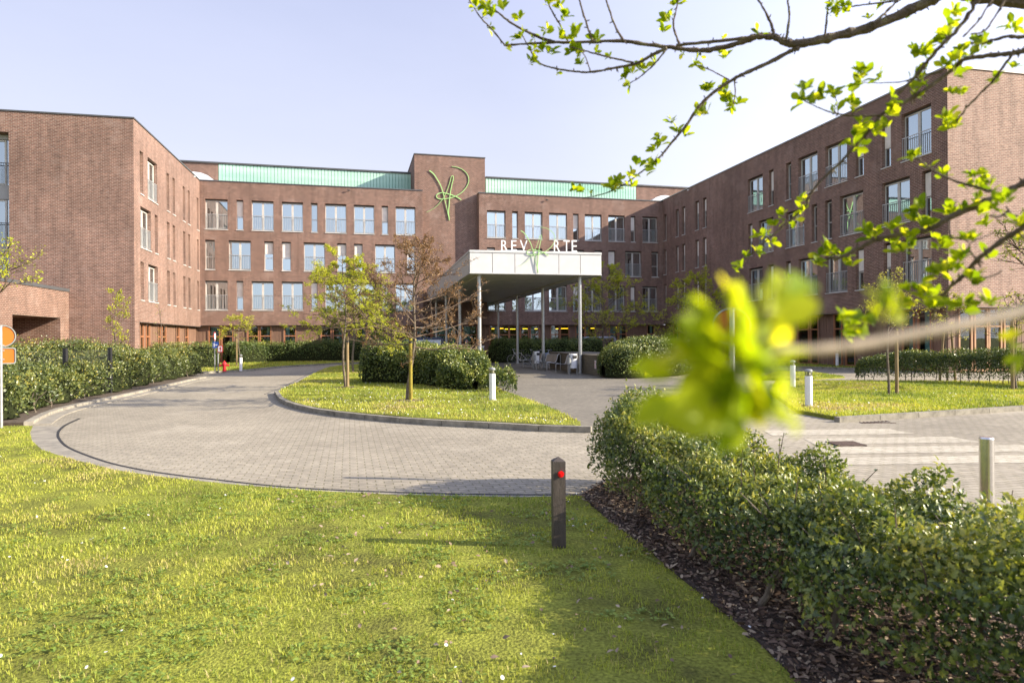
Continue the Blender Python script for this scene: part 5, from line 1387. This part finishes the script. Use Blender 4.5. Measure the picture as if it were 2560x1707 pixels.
# hedges beyond the benches
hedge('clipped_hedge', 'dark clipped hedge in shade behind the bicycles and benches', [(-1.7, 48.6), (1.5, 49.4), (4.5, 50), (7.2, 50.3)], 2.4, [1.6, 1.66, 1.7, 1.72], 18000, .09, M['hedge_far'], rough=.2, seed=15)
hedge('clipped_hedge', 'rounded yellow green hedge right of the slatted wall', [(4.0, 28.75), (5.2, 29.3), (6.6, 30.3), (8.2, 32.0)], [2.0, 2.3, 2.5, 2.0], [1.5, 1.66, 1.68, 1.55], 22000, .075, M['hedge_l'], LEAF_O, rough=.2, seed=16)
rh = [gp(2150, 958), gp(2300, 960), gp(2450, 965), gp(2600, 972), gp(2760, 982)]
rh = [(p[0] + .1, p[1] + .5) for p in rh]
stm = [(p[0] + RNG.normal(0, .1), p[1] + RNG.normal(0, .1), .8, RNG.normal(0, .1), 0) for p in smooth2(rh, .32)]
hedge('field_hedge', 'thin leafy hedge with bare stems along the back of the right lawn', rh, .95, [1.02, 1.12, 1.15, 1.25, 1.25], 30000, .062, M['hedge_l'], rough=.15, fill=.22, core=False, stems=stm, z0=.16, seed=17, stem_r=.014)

# ================================================================== TREES
def tree(name, label, base, H, z0, R0, leafmat, nleaf, lsz, seed=0, lean=(0, 0), habit=.6, tr=.05, nprim=16, wood='bark', droop=.0, bare=.0, cat='tree', twigs=1.0, topk=.5):
    rg = np.random.default_rng(seed); root = thing(name, label, cat, (base[0], base[1], 0.0), world=True)
    def P3(z):
        f = z / H; return np.array([base[0] + lean[0] * f + .05 * math.sin(z * 2.1 + seed), base[1] + lean[1] * f + .05 * math.cos(z * 1.7 + seed), z])
    zs = np.linspace(0, H * .97, 12); mb = MB(); mb.tube([tuple(P3(z)) for z in zs], [tr * (1 - .9 * (z / H) ** 1.1) + .004 for z in zs], 9)
    mb.build('trunk', M['bark'], root)
    br = MB(); sites = []
    def grow(p, d, ln, r, lev):
        k = 4; pts = [p]; dd = d / np.linalg.norm(d)
        for i in range(k):
            dd = dd + rg.normal(0, .16, 3) + np.array([0, 0, .05 - droop * (i + 1) / k]); dd /= np.linalg.norm(dd); pts.append(pts[-1] + dd * ln / k)
        br.tube([tuple(q) for q in pts], [r * (1 - .8 * i / k) + .0015 for i in range(k + 1)], 6 if lev == 0 else 4, cap=False)
        if lev < 2:
            nn = int((5 if lev == 0 else 4) * twigs)
            for j in range(nn):
                f = rg.uniform(.25, 1.); i = min(int(f * k), k - 1); q = pts[i] + (pts[i + 1] - pts[i]) * (f * k - i)
                ax = rg.normal(0, 1, 3); ax[2] *= .6; nd = (pts[i + 1] - pts[i]) / (ln / k) * .8 + ax * .6 + np.array([0, 0, .15 - droop * .5])
                grow(q, nd, ln * rg.uniform(.35, .6) * (1.15 - .5 * f), r * .5, lev + 1)
        if lev >= 1:
            for j in range(3 if lev == 2 else 2):
                f = rg.uniform(.2, 1.); i = min(int(f * k), k - 1); sites.append((pts[i] + (pts[i + 1] - pts[i]) * (f * k - i), dd))
    for i in range(nprim):
        f = (i + .5) / nprim; z = z0 + (H * .93 - z0) * f; az = i * 2.4 + rg.normal(0, .4)
        env = math.sin(PI * (.16 + .84 * f) ** topk * .93) ** .8; ln = R0 * max(.25, env) * rg.uniform(.8, 1.2)
        d = np.array([math.cos(az), math.sin(az), habit * (.4 + f) + rg.normal(0, .12)])
        grow(P3(z), d, ln, tr * .42 * (1.1 - .6 * f), 0)
    br.build('branches', M['twig'], root)
    S_ = np.array([s[0] for s in sites]); Dn = np.array([s[1] for s in sites])
    idx = rg.integers(0, len(S_), int(nleaf)); n = len(idx)
    P = S_[idx] + rg.normal(0, lsz * .55, (n, 3)); D = Dn[idx] * .5 + rg.normal(0, .7, (n, 3)) + np.array([0, 0, .15]); N = rg.normal(0, .6, (n, 3)) + np.array([.3, -.1, .7])
    rnd = np.clip(.5 + rg.normal(0, .24, n) + (vnoise(P[:, 0] + P[:, 1], P[:, 2], .5, seed) - .5) * .5, 0, 1)
    leaves('foliage', LEAF_S, P, D, N, lsz * rg.uniform(.6, 1.3, n), leafmat, root, rnd)
    return root
def stake(p, h, r, label, mat='stake', lean=(0, 0), band=True):
    o = thing('tree_stake', label, 'stake', (p[0], p[1], 0), world=True)
    mb = MB(); mb.tube([(p[0], p[1], 0), (p[0] + lean[0], p[1] + lean[1], h)], [r, r * .96], 12); mb.build('post', M[mat], o)
    if band:
        mb = MB(); f = .9; mb.tube([(p[0] + lean[0] * f, p[1] + lean[1] * f, h * f), (p[0] + lean[0] * f, p[1] + lean[1] * f, h * f + .05)], r * 1.12, 12); mb.build('strap', M['black'], o)
    return o
def soil_ring(p, r, label):
    n = 18; mb = MB(); mb.add([(p[0] + r * (1 + .15 * math.sin(k * 2.3)) * math.cos(2 * PI * k / n), p[1] + r * (1 + .15 * math.sin(k * 2.3)) * math.sin(2 * PI * k / n), .108) for k in range(n)] + [(p[0], p[1], .14)], [(k, (k + 1) % n, n) for k in range(n)])
    o = mb.build('soil_ring', M['soil']); o['kind'] = 'structure'
p = gnd(862, 968, .1); tree('lime_tree', 'young yellow green tree with a round crown on the island lawn', p, 4.9, 1.75, 1.8, M['lime_leaf'], 25000, .043, 21, tr=.042, nprim=30, habit=.25, twigs=1.5, droop=.10, topk=.40); soil_ring(p, .45, '')
p = gnd(866, 969, .1); stake((p[0] + .06, p[1] - .07), 1.86, .055, 'round wooden stake beside the yellow green island tree')
p = gnd(884, 931, .1); tree('lime_tree', 'olive green tree farther back on the island behind the yellow green one', p, 5.3, 1.9, 2.0, M['olive_leaf'], 20000, .055, 22, tr=.06, nprim=24, habit=.4, twigs=1.3, topk=.42)
p = gnd(1021, 1001, .1); tree('copper_tree', 'twiggy tree with sparse copper brown leaves at the front of the island', p, 4.5, 1.5, 1.9, M['copper_leaf'], 10500, .044, 23, lean=(.30, .1), tr=.045, nprim=30, habit=.5, twigs=1.35, topk=.42); soil_ring(p, .42, '')
p = gnd(1028, 1001, .1); stake((p[0], p[1] - .06), 1.84, .048, 'mossy yellow stake beside the copper leaved tree', 'stake_moss')
g = at(952, 850, 43); tree('lime_tree', 'small olive green tree by the dark van', g, 5.2, 1.4, 2.0, M['olive_leaf'], 16000, .065, 24, tr=.07, habit=.5, twigs=1.3)
g = at(1508, 850, 45); tree('lime_tree', 'airy green tree right of the canopy before the shaded wall', g, 6.7, 1.3, 2.9, M['lime_leaf'], 24000, .062, 25, tr=.07, nprim=30, habit=.5, twigs=1.4, topk=.45)
g = at(1738, 850, 44); tree('lime_tree', 'airy green tree in shade against the far part of the right wing', g, 5.9, .9, 2.8, M['lime_leaf'], 18000, .062, 26, tr=.07, nprim=28, habit=.5, twigs=1.4, topk=.45)
p = gnd(2217, 985, .08); tree('young_tree', 'slim staked tree with pale leaves standing on the right lawn', p, 3.7, 1.75, 1.05, M['pale_leaf'], 700, .055, 27, tr=.035, nprim=14, habit=.5, lean=(.15, 0))
p = gnd(2242, 985, .08); stake(p, 1.9, .048, 'wooden stake beside the slim tree on the right lawn')
g = at(2366, 888, 25.5); tree('young_tree', 'narrow pale leaved sapling between two leaning stakes behind the thin hedge', g, 3.6, 1.5, .8, M['pale_leaf'], 900, .07, 28, tr=.04, nprim=12, habit=.6)
g = at(2349, 890, 25.5); stake((g[0], g[1]), 2.15, .045, 'left one of the two stakes leaning towards the narrow sapling', lean=(.18, 0))
g = at(2388, 890, 25.5); stake((g[0], g[1]), 2.15, .045, 'right one of the two stakes leaning towards the narrow sapling', lean=(-.16, 0))
p = gnd(2541, 973, .08); tree('young_tree', 'sapling with few pale leaves in front of the thin hedge', p, 3.0, 1.4, .7, M['pale_leaf'], 420, .06, 29, tr=.04, nprim=10, habit=.6)
p = gnd(2536, 974, .08); stake((p[0] - .08, p[1] - .03), 2.2, .05, 'thick wooden stake at the outer end of the thin hedge')
g = at(2660, 850, 21); tree('spreading_tree', 'spreading tree with fine olive leaves before the bright gable', g, 6.4, 1.9, 2.7, M['olive_leaf'], 6500, .065, 30, tr=.10, nprim=24, habit=.35, twigs=1.3)
g = at(290, 850, 31); tree('young_tree', 'narrow yellow green sapling rising above the shrubs before the blank gable', g, 4.3, 1.4, .95, M['lime_leaf'], 1100, .075, 31, tr=.04, nprim=14, habit=.95)
g = at(402, 850, 31.5); tree('young_tree', 'bare thin sapling before the timber strip of the sunlit wing', g, 3.6, 1.2, .7, M['pale_leaf'], 60, .06, 35, tr=.025, nprim=8, habit=1.1, twigs=.5)
g = gnd(598, 915, .09); tree('young_tree', 'low flat crowned yellow green tree beside the verge bollard', g, 3.35, 2.0, 1.6, M['lime_leaf'], 1900, .075, 32, tr=.045, nprim=16, habit=.15, twigs=1.1, topk=.4)
stake((g[0] - .12, g[1] - .1), 2.15, .05, 'wooden stake under the low flat crowned tree')
g = at(-95, 900, 12.5); tree('young_tree', 'yellow green tree whose branches reach in from the edge by the annex', g, 4.4, 2.2, 1.35, M['lime_leaf'], 1500, .06, 33, tr=.05, nprim=18, habit=.25)

# ================================================================== OVERHANGING APPLE TREE
q2 = lambda x, y: (1120 + x * .3316, y * .3316)
q3 = lambda x, y: (1860 + x * .3189, y * .3189)
q4 = lambda x, y: (1600 + x * .4147, 150 + y * .4147)
q5 = lambda x, y: (2100 + x * .4466, 100 + y * .4466)
q6 = lambda x, y: (2250 + x * .3189, 500 + y * .3189)
ov = lambda x, y: (x * 1.0884, y * 1.0884)
TRK = (3.9, 2.0)
DEP = lambda Y: Y * 1.4 if Y > .7 else Y
AT = thing('apple_tree', 'overhanging apple tree with fresh bright green leaf buds reaching across the sky', 'tree', (*TRK, 0), world=True)
mb = MB(); mb.tube(catmull([(TRK[0], TRK[1], 0), (TRK[0] + .03, TRK[1], .6), (TRK[0] - .02, TRK[1] + .03, 1.4), (TRK[0] + .05, TRK[1] + .05, 2.3), (TRK[0], TRK[1] + .1, 3.2)], 4), [.11] * 5 + [.10] * 4 + [.09] * 4 + [.075] * 4, 14); mb.build('trunk', M['bark_fore'], AT)
LP, LD, LN, LSZ = [], [], [], []
def rosette(p, s, n, ax=None):
    ax = np.array(ax if ax is not None else [RNG.normal(0, .5), RNG.normal(0, .4), .8]); ax = ax / np.linalg.norm(ax)
    a = np.cross(ax, [.3, .9, .1]); a /= np.linalg.norm(a); b = np.cross(ax, a)
    for k in range(n):
        w = 2 * PI * k / n + RNG.normal(0, .3); el = RNG.uniform(.25, 1.05); d = (a * math.cos(w) + b * math.sin(w)) * el + ax * RNG.uniform(.4, .9)
        LP.append(np.array(p) + RNG.normal(0, s * .10, 3)); LD.append(d); LN.append(ax + RNG.normal(0, .35, 3)); LSZ.append(s * RNG.uniform(.65, 1.2))
def limb(pts, Y0, Y1, w0, w1, leaf=0., ls=.030, knob=True, end=None, root=None, spur=.6):
    """pts in survey pixels; distance runs Y0..Y1, thickness w0..w1 (pixels)"""
    Y0, Y1, ls = DEP(Y0), DEP(Y1), ls * 1.15
    n = len(pts); P = [np.array(at(u, v, Y0 + (Y1 - Y0) * i / max(1, n - 1))) for i, (u, v) in enumerate(pts)]
    r0 = w0 * Y0 / F / 2; r1 = w1 * Y1 / F / 2
    if root:
        rt = np.array(root); P = [rt] + [P[0] + (rt - P[0]) * f for f in (.72, .45, .24, .11, .04)] + P
    C_ = catmull(P, 7); m_ = len(C_); rad = np.linspace(r0 * (1.25 if root else 1), r1, m_) * (1 + .10 * np.sin(np.arange(m_) * 1.7) + .08 * RNG.normal(0, 1, m_))
    C_ = [c + RNG.normal(0, r1 * .22, 3) for c in C_] if knob else C_
    if not knob: rad = np.linspace(r0 * (1.25 if root else 1), r1, m_)
    mb = MB(); mb.tube([tuple(c) for c in C_], list(np.maximum(rad, .0008)), 8)
    L_ = sum(np.linalg.norm(C_[i + 1] - C_[i]) for i in range(m_ - 1))
    for j in range(int(L_ / .045)):
        i = RNG.integers(2 if root else 1, m_ - 1); d = RNG.normal(0, 1, 3); d[1] *= .5; d /= np.linalg.norm(d); ln = rad[i] + RNG.uniform(.004, .014)
        e = C_[i] + d * ln
        if knob: mb.tube([tuple(C_[i]), tuple(C_[i] + d * ln * .6), tuple(e)], [max(.002, rad[i] * .4), .0024, .0015], 5)
        if RNG.random() < leaf: rosette(e, ls * RNG.uniform(.6, .95), int(RNG.integers(3, 7)), d * .6 + np.array([0, 0, .6]))
    global LASTB
    LASTB = mb.build('branch', M['bark_fore'], AT)
    if end: rosette(C_[-1], ls * end, 7, C_[-1] - C_[-3])
    return C_
def buds(fn, lst, Y, ls=.030, k=6):
    Y = DEP(Y); ls = ls * (1.2 if Y > 2.4 else .92)
    for x, y in lst: rosette(at(*fn(x, y), Y + RNG.normal(0, .02)), ls * RNG.uniform(.85, 1.2), int(RNG.integers(k + 1, k + 5)))
def rootz(z): return (TRK[0], TRK[1] + .02, z)
A_ = [q3(1600, -60), q3(1480, 0), q3(1300, 80), q3(1000, 210), q3(700, 290), q3(450, 345), q3(330, 335), q3(230, 290), q3(100, 290), q2(2200, 325), q2(2000, 372), q2(1850, 378), q2(1600, 350), q2(1300, 312), q2(1000, 320), q2(700, 325), q2(430, 345)]
limb(A_, 1.62, 1.95, 30, 4.5, .12, root=rootz(2.45))
limb([q3(230, 290), q2(2352, 277), q2(2000, 315), q2(1720, 340)], 1.72, 1.80, 10, 7, .1)
limb([q2(430, 345), q2(330, 220), q2(250, 140), q2(170, 20), q2(140, -40)], 1.95, 2.0, 4, 2.5, .75)
limb([q2(800, 320), q2(680, 280), q2(500, 190), q2(380, 100), q2(300, 40)], 1.9, 2.0, 8, 3, .65, end=1.2)
limb([q2(900, 310), q2(850, 200), q2(770, 60), q2(740, -20)], 1.88, 1.9, 5, 3, .65)
limb([q2(1085, 310), q2(1080, 285), q2(1030, 140), q2(990, 0), q2(980, -40)], 1.85, 1.85, 6, 4, .05)
limb([q2(1330, 310), q2(1320, 300), q2(1260, 200), q2(1210, 60), q2(1180, -40)], 1.83, 1.83, 6, 4, .08)
limb([q2(1750, 345), q2(1700, 200), q2(1720, 80), q2(1745, -30)], 1.8, 1.8, 6, 3, .5)
limb([q2(1650, 365), q2(1550, 410), q2(1420, 480), q2(1250, 515), q2(1080, 545), q2(950, 540), q2(800, 515), q2(680, 470), q2(600, 340), q2(545, 240)], 1.8, 1.95, 9, 2.2, .16)
limb([q2(1400, 475), q2(1200, 430), q2(1050, 390), q2(920, 355)], 1.82, 1.86, 5, 3, .2)
limb([q2(1640, 380), q2(1560, 480), q2(1450, 580), q2(1370, 630)], 1.8, 1.8, 5, 2.5, .2, end=1.1)
limb([q2(1075, 540), q2(1040, 440), q2(1010, 395)], 1.85, 1.87, 3.5, 2, .2)
limb([q3(430, 380), q3(380, 395), q3(200, 490), q3(0, 580), q2(2150, 600), q2(2000, 700), q2(1880, 820), q2(1800, 940), q2(1700, 1060), q2(1590, 1190), q2(1480, 1280), q2(1330, 1390), q2(1180, 1460), q2(1010, 1497)], 1.72, 1.9, 12, 2.2, .10)
limb([q3(235, 285), q3(220, 210), q3(170, 100), q3(100, -20)], 1.72, 1.72, 9, 4, .03)
limb([q3(330, 320), q3(355, 130), q3(338, -20)], 1.72, 1.72, 7, 4, .03)
limb([q3(635, 300), q3(650, 130), q3(672, -20)], 1.7, 1.7, 6, 3.5, .05)
limb([q3(1010, 190), q3(1120, 90), q3(1230, -20)], 1.66, 1.66, 7, 5, .12)
limb([q2(2120, 605), q2(2000, 540), q2(1880, 490)], 1.8, 1.8, 4, 2, .1, end=1.)
limb([q2(2160, 605), q2(2165, 720), q2(2140, 800)], 1.8, 1.8, 3.5, 2, .1, end=1.)
limb([q3(1230, 0), q3(1100, 20), q3(930, 40), q3(760, 70)], 1.66, 1.7, 6, 3, .6, end=1.2)
buds(q2, [(210, 60), (330, 130), (540, 150), (420, 70), (740, 240), (850, 290), (960, 290), (720, 380), (930, 390), (1120, 310), (1020, 380), (760, 400), (880, 130), (830, 60), (960, 230), (550, 290), (620, 460), (1340, 590), (1450, 520), (1380, 560), (1570, 480), (1660, 160), (1620, 240), (1700, 40), (1740, 20), (2040, 410), (2080, 440), (1860, 470), (1110, 400), (1010, 485), (740, 20), (290, 60)], 1.88, .032)
buds(q2, [(1940, 690), (1960, 670), (2090, 680), (2090, 740), (2110, 780), (2150, 790), (2180, 780), (1890, 840), (1960, 860), (1690, 930), (1730, 1000), (1790, 1030), (1590, 1040), (1590, 1090), (1560, 1130), (1430, 1240), (1520, 1240), (1570, 1240), (1560, 1270), (1360, 1330), (1290, 1370), (1220, 1420), (1250, 1440), (970, 1430), (960, 1450), (1380, 1410)], 1.85, .032, 5)
buds(q3, [(700, 30), (740, 60), (790, 40), (1080, 10), (980, 150), (1240, 120), (1330, 110)], 1.68, .03)
# right hand limbs, nearer
limb([q5(1240, 690), q5(1030, 800), q5(900, 870), q5(760, 930), q5(600, 1000), q5(500, 1060), q5(350, 1085), q5(200, 1120), q5(60, 1190), q5(-20, 1225), q4(1150, 1190), q4(1070, 1240)], 1.15, 1.35, 22, 5, .22, .034, root=rootz(1.95))
limb([q3(2500, 330), q3(2195, 400), q3(2050, 425), q3(1900, 440), q3(1720, 470), q3(1640, 540), q3(1400, 720), q3(1200, 830), q3(1080, 900), q3(980, 1030), q3(880, 1130), q3(770, 1260), q3(600, 1420), q3(500, 1560), q4(1000, 880), q4(880, 990), q4(760, 1090), q4(660, 1180), q4(580, 1260)], 1.2, 1.5, 14, 3, .16, .034, root=rootz(2.2))
limb([q3(1070, 905), q3(850, 910), q3(740, 895), q3(620, 860), q3(470, 790)], 1.33, 1.38, 6, 2.5, .45, .033, end=1.1)
limb([q3(740, 895), q3(725, 800), q3(715, 750)], 1.36, 1.36, 3, 2, .2, .03, end=1.1)
limb([q3(1560, 560), q3(1350, 605), q3(1250, 640), q3(1100, 650), q3(920, 650)], 1.3, 1.36, 5, 2, .35, .03, end=1.1)
limb([q3(1200, 745), q3(1350, 600), q3(1430, 490), q3(1530, 380), q3(1700, 200), q3(1850, -20)], 1.3, 1.2, 8, 11, .4, .034)
limb([q3(1660, 970), q3(1760, 830), q3(1930, 660), q3(2000, 570), q3(2110, 420)], 1.3, 1.2, 4, 7, .2, .034)
limb([q3(2300, 250), q3(2195, 290), q3(2050, 290), q3(1900, 330), q3(1780, 345)], 1.15, 1.2, 12, 7, .4, .034)
limb([q3(1720, 290), q3(1840, 160), q3(1960, -20)], 1.2, 1.2, 5, 5, .1)
limb([q3(1780, 270), q3(1900, 230), q3(2060, -20)], 1.2, 1.2, 5, 5, .1)
limb([q5(435, 655), q5(500, 720), q5(620, 780), q5(780, 830), q5(925, 878)], 1.22, 1.15, 4, 8, .3, .033)
limb([q5(1240, 900), q5(1040, 1040), q5(900, 1130), q5(780, 1220), q5(680, 1330), q5(610, 1390), q5(540, 1480), q5(520, 1560)], .95, 1.15, 22, 5, .3, .033, root=rootz(1.6))
limb([q5(740, 1260), q5(790, 1330), q5(880, 1310), q5(905, 1290)], 1.05, 1.05, 6, 3, .2, .033)
limb([q5(610, 1010), q5(620, 1100), q5(680, 1112), q5(720, 1130)], 1.2, 1.15, 5, 3, .3, .033)
limb([q5(800, 1250), q5(740, 1200), q5(730, 1140), q5(860, 1080)], 1.05, 1.05, 5, 3, .3, .033)
limb([q6(860, 80), q6(780, 130), q6(700, 120)], 1.1, 1.1, 7, 4, .3, .033)
limb([q6(960, 130), q6(880, 110), q6(830, 50)], 1.1, 1.1, 5, 3, .2, .033)
limb([q6(380, 740), q6(280, 800), q6(230, 720), q6(200, 640)], 1.1, 1.15, 5, 3, .4, .033)
buds(q3, [(1570, 300), (1620, 290), (1560, 340), (1380, 420), (1420, 440), (1320, 400), (1690, 430), (1640, 470), (1820, 330), (1850, 400), (1640, 100), (1670, 130), (2100, 200), (2120, 240), (1560, 510), (1670, 570), (1640, 590), (1700, 740), (1640, 740), (1600, 930), (1590, 990), (1640, 1010), (1990, 640), (1150, 770), (1160, 860), (1150, 900), (910, 970), (870, 1060), (1030, 1030), (1120, 1000), (850, 1140), (830, 810), (1330, 570), (1700, 390), (1610, 210), (2110, 530), (460, 720), (500, 790), (560, 800), (620, 770), (700, 740), (900, 570), (930, 600), (1060, 620)], 1.3, .034)
buds(q5, [(440, 650), (500, 720), (580, 765), (750, 760), (800, 790), (740, 830), (840, 820), (760, 890), (430, 950), (470, 940), (410, 1010), (450, 1050), (510, 1070), (380, 1110), (360, 1180), (320, 1190), (400, 1170), (290, 1060), (160, 1070), (570, 1130), (560, 1160), (620, 970), (640, 985), (820, 1030), (780, 970)], 1.24, .034)
buds(q5, [(700, 1110), (740, 1120), (900, 910), (930, 900), (550, 1310), (600, 1300), (640, 1290), (680, 1230), (730, 1340), (760, 1370), (450, 1420), (480, 1430), (390, 1400), (330, 1480), (500, 1500), (680, 1480), (690, 1500), (780, 1490), (830, 1480), (990, 1130), (1010, 1040)], 1.0, .033)
buds(q4, [(580, 1270), (610, 1250), (640, 1190), (700, 1150), (720, 1060), (740, 1070), (870, 945), (970, 850), (820, 1000), (980, 920), (1020, 855)], 1.45, .030, 4)
buds(q4, [(1110, 1130), (1140, 1150), (1080, 1200), (1060, 1230), (1220, 1190), (1260, 1210), (1280, 1240), (880, 1330)], 1.33, .032)
# very near twig: pale shoot with the out-of-focus leaf cluster
limb([ov(2800, 560), ov(2500, 665), ov(2352, 715), ov(2220, 745), ov(2100, 768), ov(1990, 790), ov(1880, 803), ov(1790, 806)], .36, .30, 37, 26, 0, knob=False, root=rootz(1.45))
LASTB.data.materials[0] = noise_mat('young_shoot', [(.3, (.13, .10, .06)), (.7, (.33, .26, .17))], scale=110, rough=.7)
limb([ov(1790, 806), ov(1720, 830), ov(1650, 905), ov(1640, 930)], .30, .275, 22, 14, 0, knob=False)
limb([ov(2035, 790), ov(2020, 760), ov(2028, 700)], .35, .35, 16, 12, 0, knob=False)
def leaf_px(c, tip, Y, Yt, s=None, roll=0):
    Y, Yt = Y * .82, Yt * .82
    a = np.array(at(*ov(*c), Y)); b = np.array(at(*ov(*tip), Yt)); d = b - a
    LP.append(a); LD.append(d); LN.append(np.array([.75, -.55, .45 + .4 * math.sin(roll)]) + RNG.normal(0, .3, 3)); LSZ.append(np.linalg.norm(d))
N0 = len(LP)
CC = np.array((1690., 835.))
tips = [(1545, 765), (1590, 800), (1640, 700), (1675, 680), (1720, 665), (1790, 655), (1870, 630), (1850, 700), (1845, 775), (1800, 800), (1500, 835), (1475, 945), (1560, 930), (1620, 965), (1690, 1035), (1740, 960), (1825, 965), (1820, 920), (1760, 900), (1755, 720), (1610, 740)]
for tp in tips + tips:
    tp = np.array(tp, float) + RNG.normal(0, 14, 2); d = tp - CC; dl_ = np.linalg.norm(d); ln = min(dl_ * .7, RNG.uniform(70, 120))
    leaf_px(tp - d / dl_ * ln + RNG.normal(0, 12, 2), tp, .345 + RNG.normal(0, .01), .345 + RNG.normal(0, .012), roll=RNG.uniform(-1, 1.5))
for _ in range(44):
    w_ = RNG.uniform(0, 2 * PI); r_ = RNG.uniform(.0, .75); c_ = CC + np.array((85 * math.cos(w_), 110 * math.sin(w_))) * r_
    w2 = w_ + RNG.normal(0, .9); ln = RNG.uniform(60, 100); leaf_px(c_, c_ + np.array((math.cos(w2), math.sin(w2))) * ln, .345 + RNG.normal(0, .015), .345 + RNG.normal(0, .015), roll=RNG.uniform(-1, 1.5))
for c, tip in (((2028, 710), (2070, 660)), ((2028, 700), (1995, 660)), ((2030, 720), (2075, 700)), ((2025, 715), (2000, 720)), ((2030, 700), (2035, 645)), ((2030, 740), (2060, 690)), ((2030, 740), (2000, 690)), ((2015, 680), (2045, 650)), ((2035, 730), (2080, 730)), ((2010, 700), (2060, 680))): leaf_px(c, tip, .42, .42)
N1 = len(LP)
for c, tip in (((2352, 820), (2330, 860)), ((2362, 815), (2310, 830)), ((2360, 800), (2320, 790)), ((2352, 760), (2300, 775))): leaf_px(c, tip, .6, .6)
limb([ov(1640, 790), ov(1560, 830), ov(1500, 860)], .9, 1.0, 4, 2.5, .3, .03)
buds(ov, [(1500, 860), (1480, 865), (1460, 850), (1520, 845)], 1.0, .027)
buds(ov, [(1960, 745), (1990, 770), (1940, 770), (2010, 740), (1930, 740)], .85, .032)
LP, LD, LN, LSZ = np.array(LP), np.array(LD), np.array(LN), np.array(LSZ)
nb = np.zeros(len(LP), bool); nb[N0:N1] = True
M['young_leaf'] = leaf_mat('young_apple_leaves', [(0, (.16, .26, .012)), (.4, (.33, .42, .016)), (.8, (.50, .54, .025)), (1, (.66, .62, .08))], .62, .5, .25, (1.6, 1.5, .35))
leaves('foliage', LEAF_O, LP[~nb], LD[~nb], LN[~nb], LSZ[~nb], M['apple_leaf'], AT, np.clip(RNG.normal(.5, .25, (~nb).sum()), 0, 1))
leaves('young_leaves', LEAF_O, LP[nb], LD[nb], LN[nb], LSZ[nb] * 1.15, M['young_leaf'], AT, np.clip(RNG.normal(.5, .27, nb.sum()), 0, 1))

# ================================================================== WOOD BEHIND THE VIEWER (seen mirrored in the lower windows)
mb = MB(); rg = np.random.default_rng(5)
def bare(p, d, ln, r, lev):
    k = 3; pts = [p]; dd = d / np.linalg.norm(d)
    for i in range(k):
        dd = dd + rg.normal(0, .13, 3) + np.array([0, 0, .05]); dd /= np.linalg.norm(dd); pts.append(pts[-1] + dd * ln / k)
    mb.tube([tuple(q) for q in pts], [r, r * .85, r * .7, r * .5], 5 if lev < 2 else 3, cap=False)
    if lev < 5:
        for j in range(3 if lev < 4 else 2):
            f = rg.uniform(.45, 1.) if j else 1.; q = pts[int(f * k)] if f < 1 else pts[-1]
            bare(q, dd + rg.normal(0, .55, 3), ln * rg.uniform(.6, .82), r * .55, lev + 1)
for i in range(11):
    x = -42 + i * 8.2 + rg.normal(0, 1.5); y = -24 - rg.random() * 12
    bare(np.array([x, y, 0.]), np.array([rg.normal(0, .05), rg.normal(0, .05), 1.]), rg.uniform(3.2, 4.4), rg.uniform(.14, .22), 0)
o = mb.build('far_woodland', M['bark'])
m = 9000; x = rg.uniform(-55, 55, m); y = -34 - rg.random(m) * 9; z = 5.6 * rg.random(m) ** .8 * (.55 + .6 * vnoise(x, y, 4., 3)); D = rg.normal(0, 1, (m, 3))
uw = leaves('far_undergrowth', LEAF_S, np.stack([x, y, z], 1), D, rg.normal(0, 1, (m, 3)), rg.uniform(.5, 1.1, m), M['hedge_far']); tag(uw, 'evergreen undergrowth mirrored in the ground floor glass', kind='stuff'); tag(o, 'bare winter trees mirrored in the lower windows', kind='stuff')
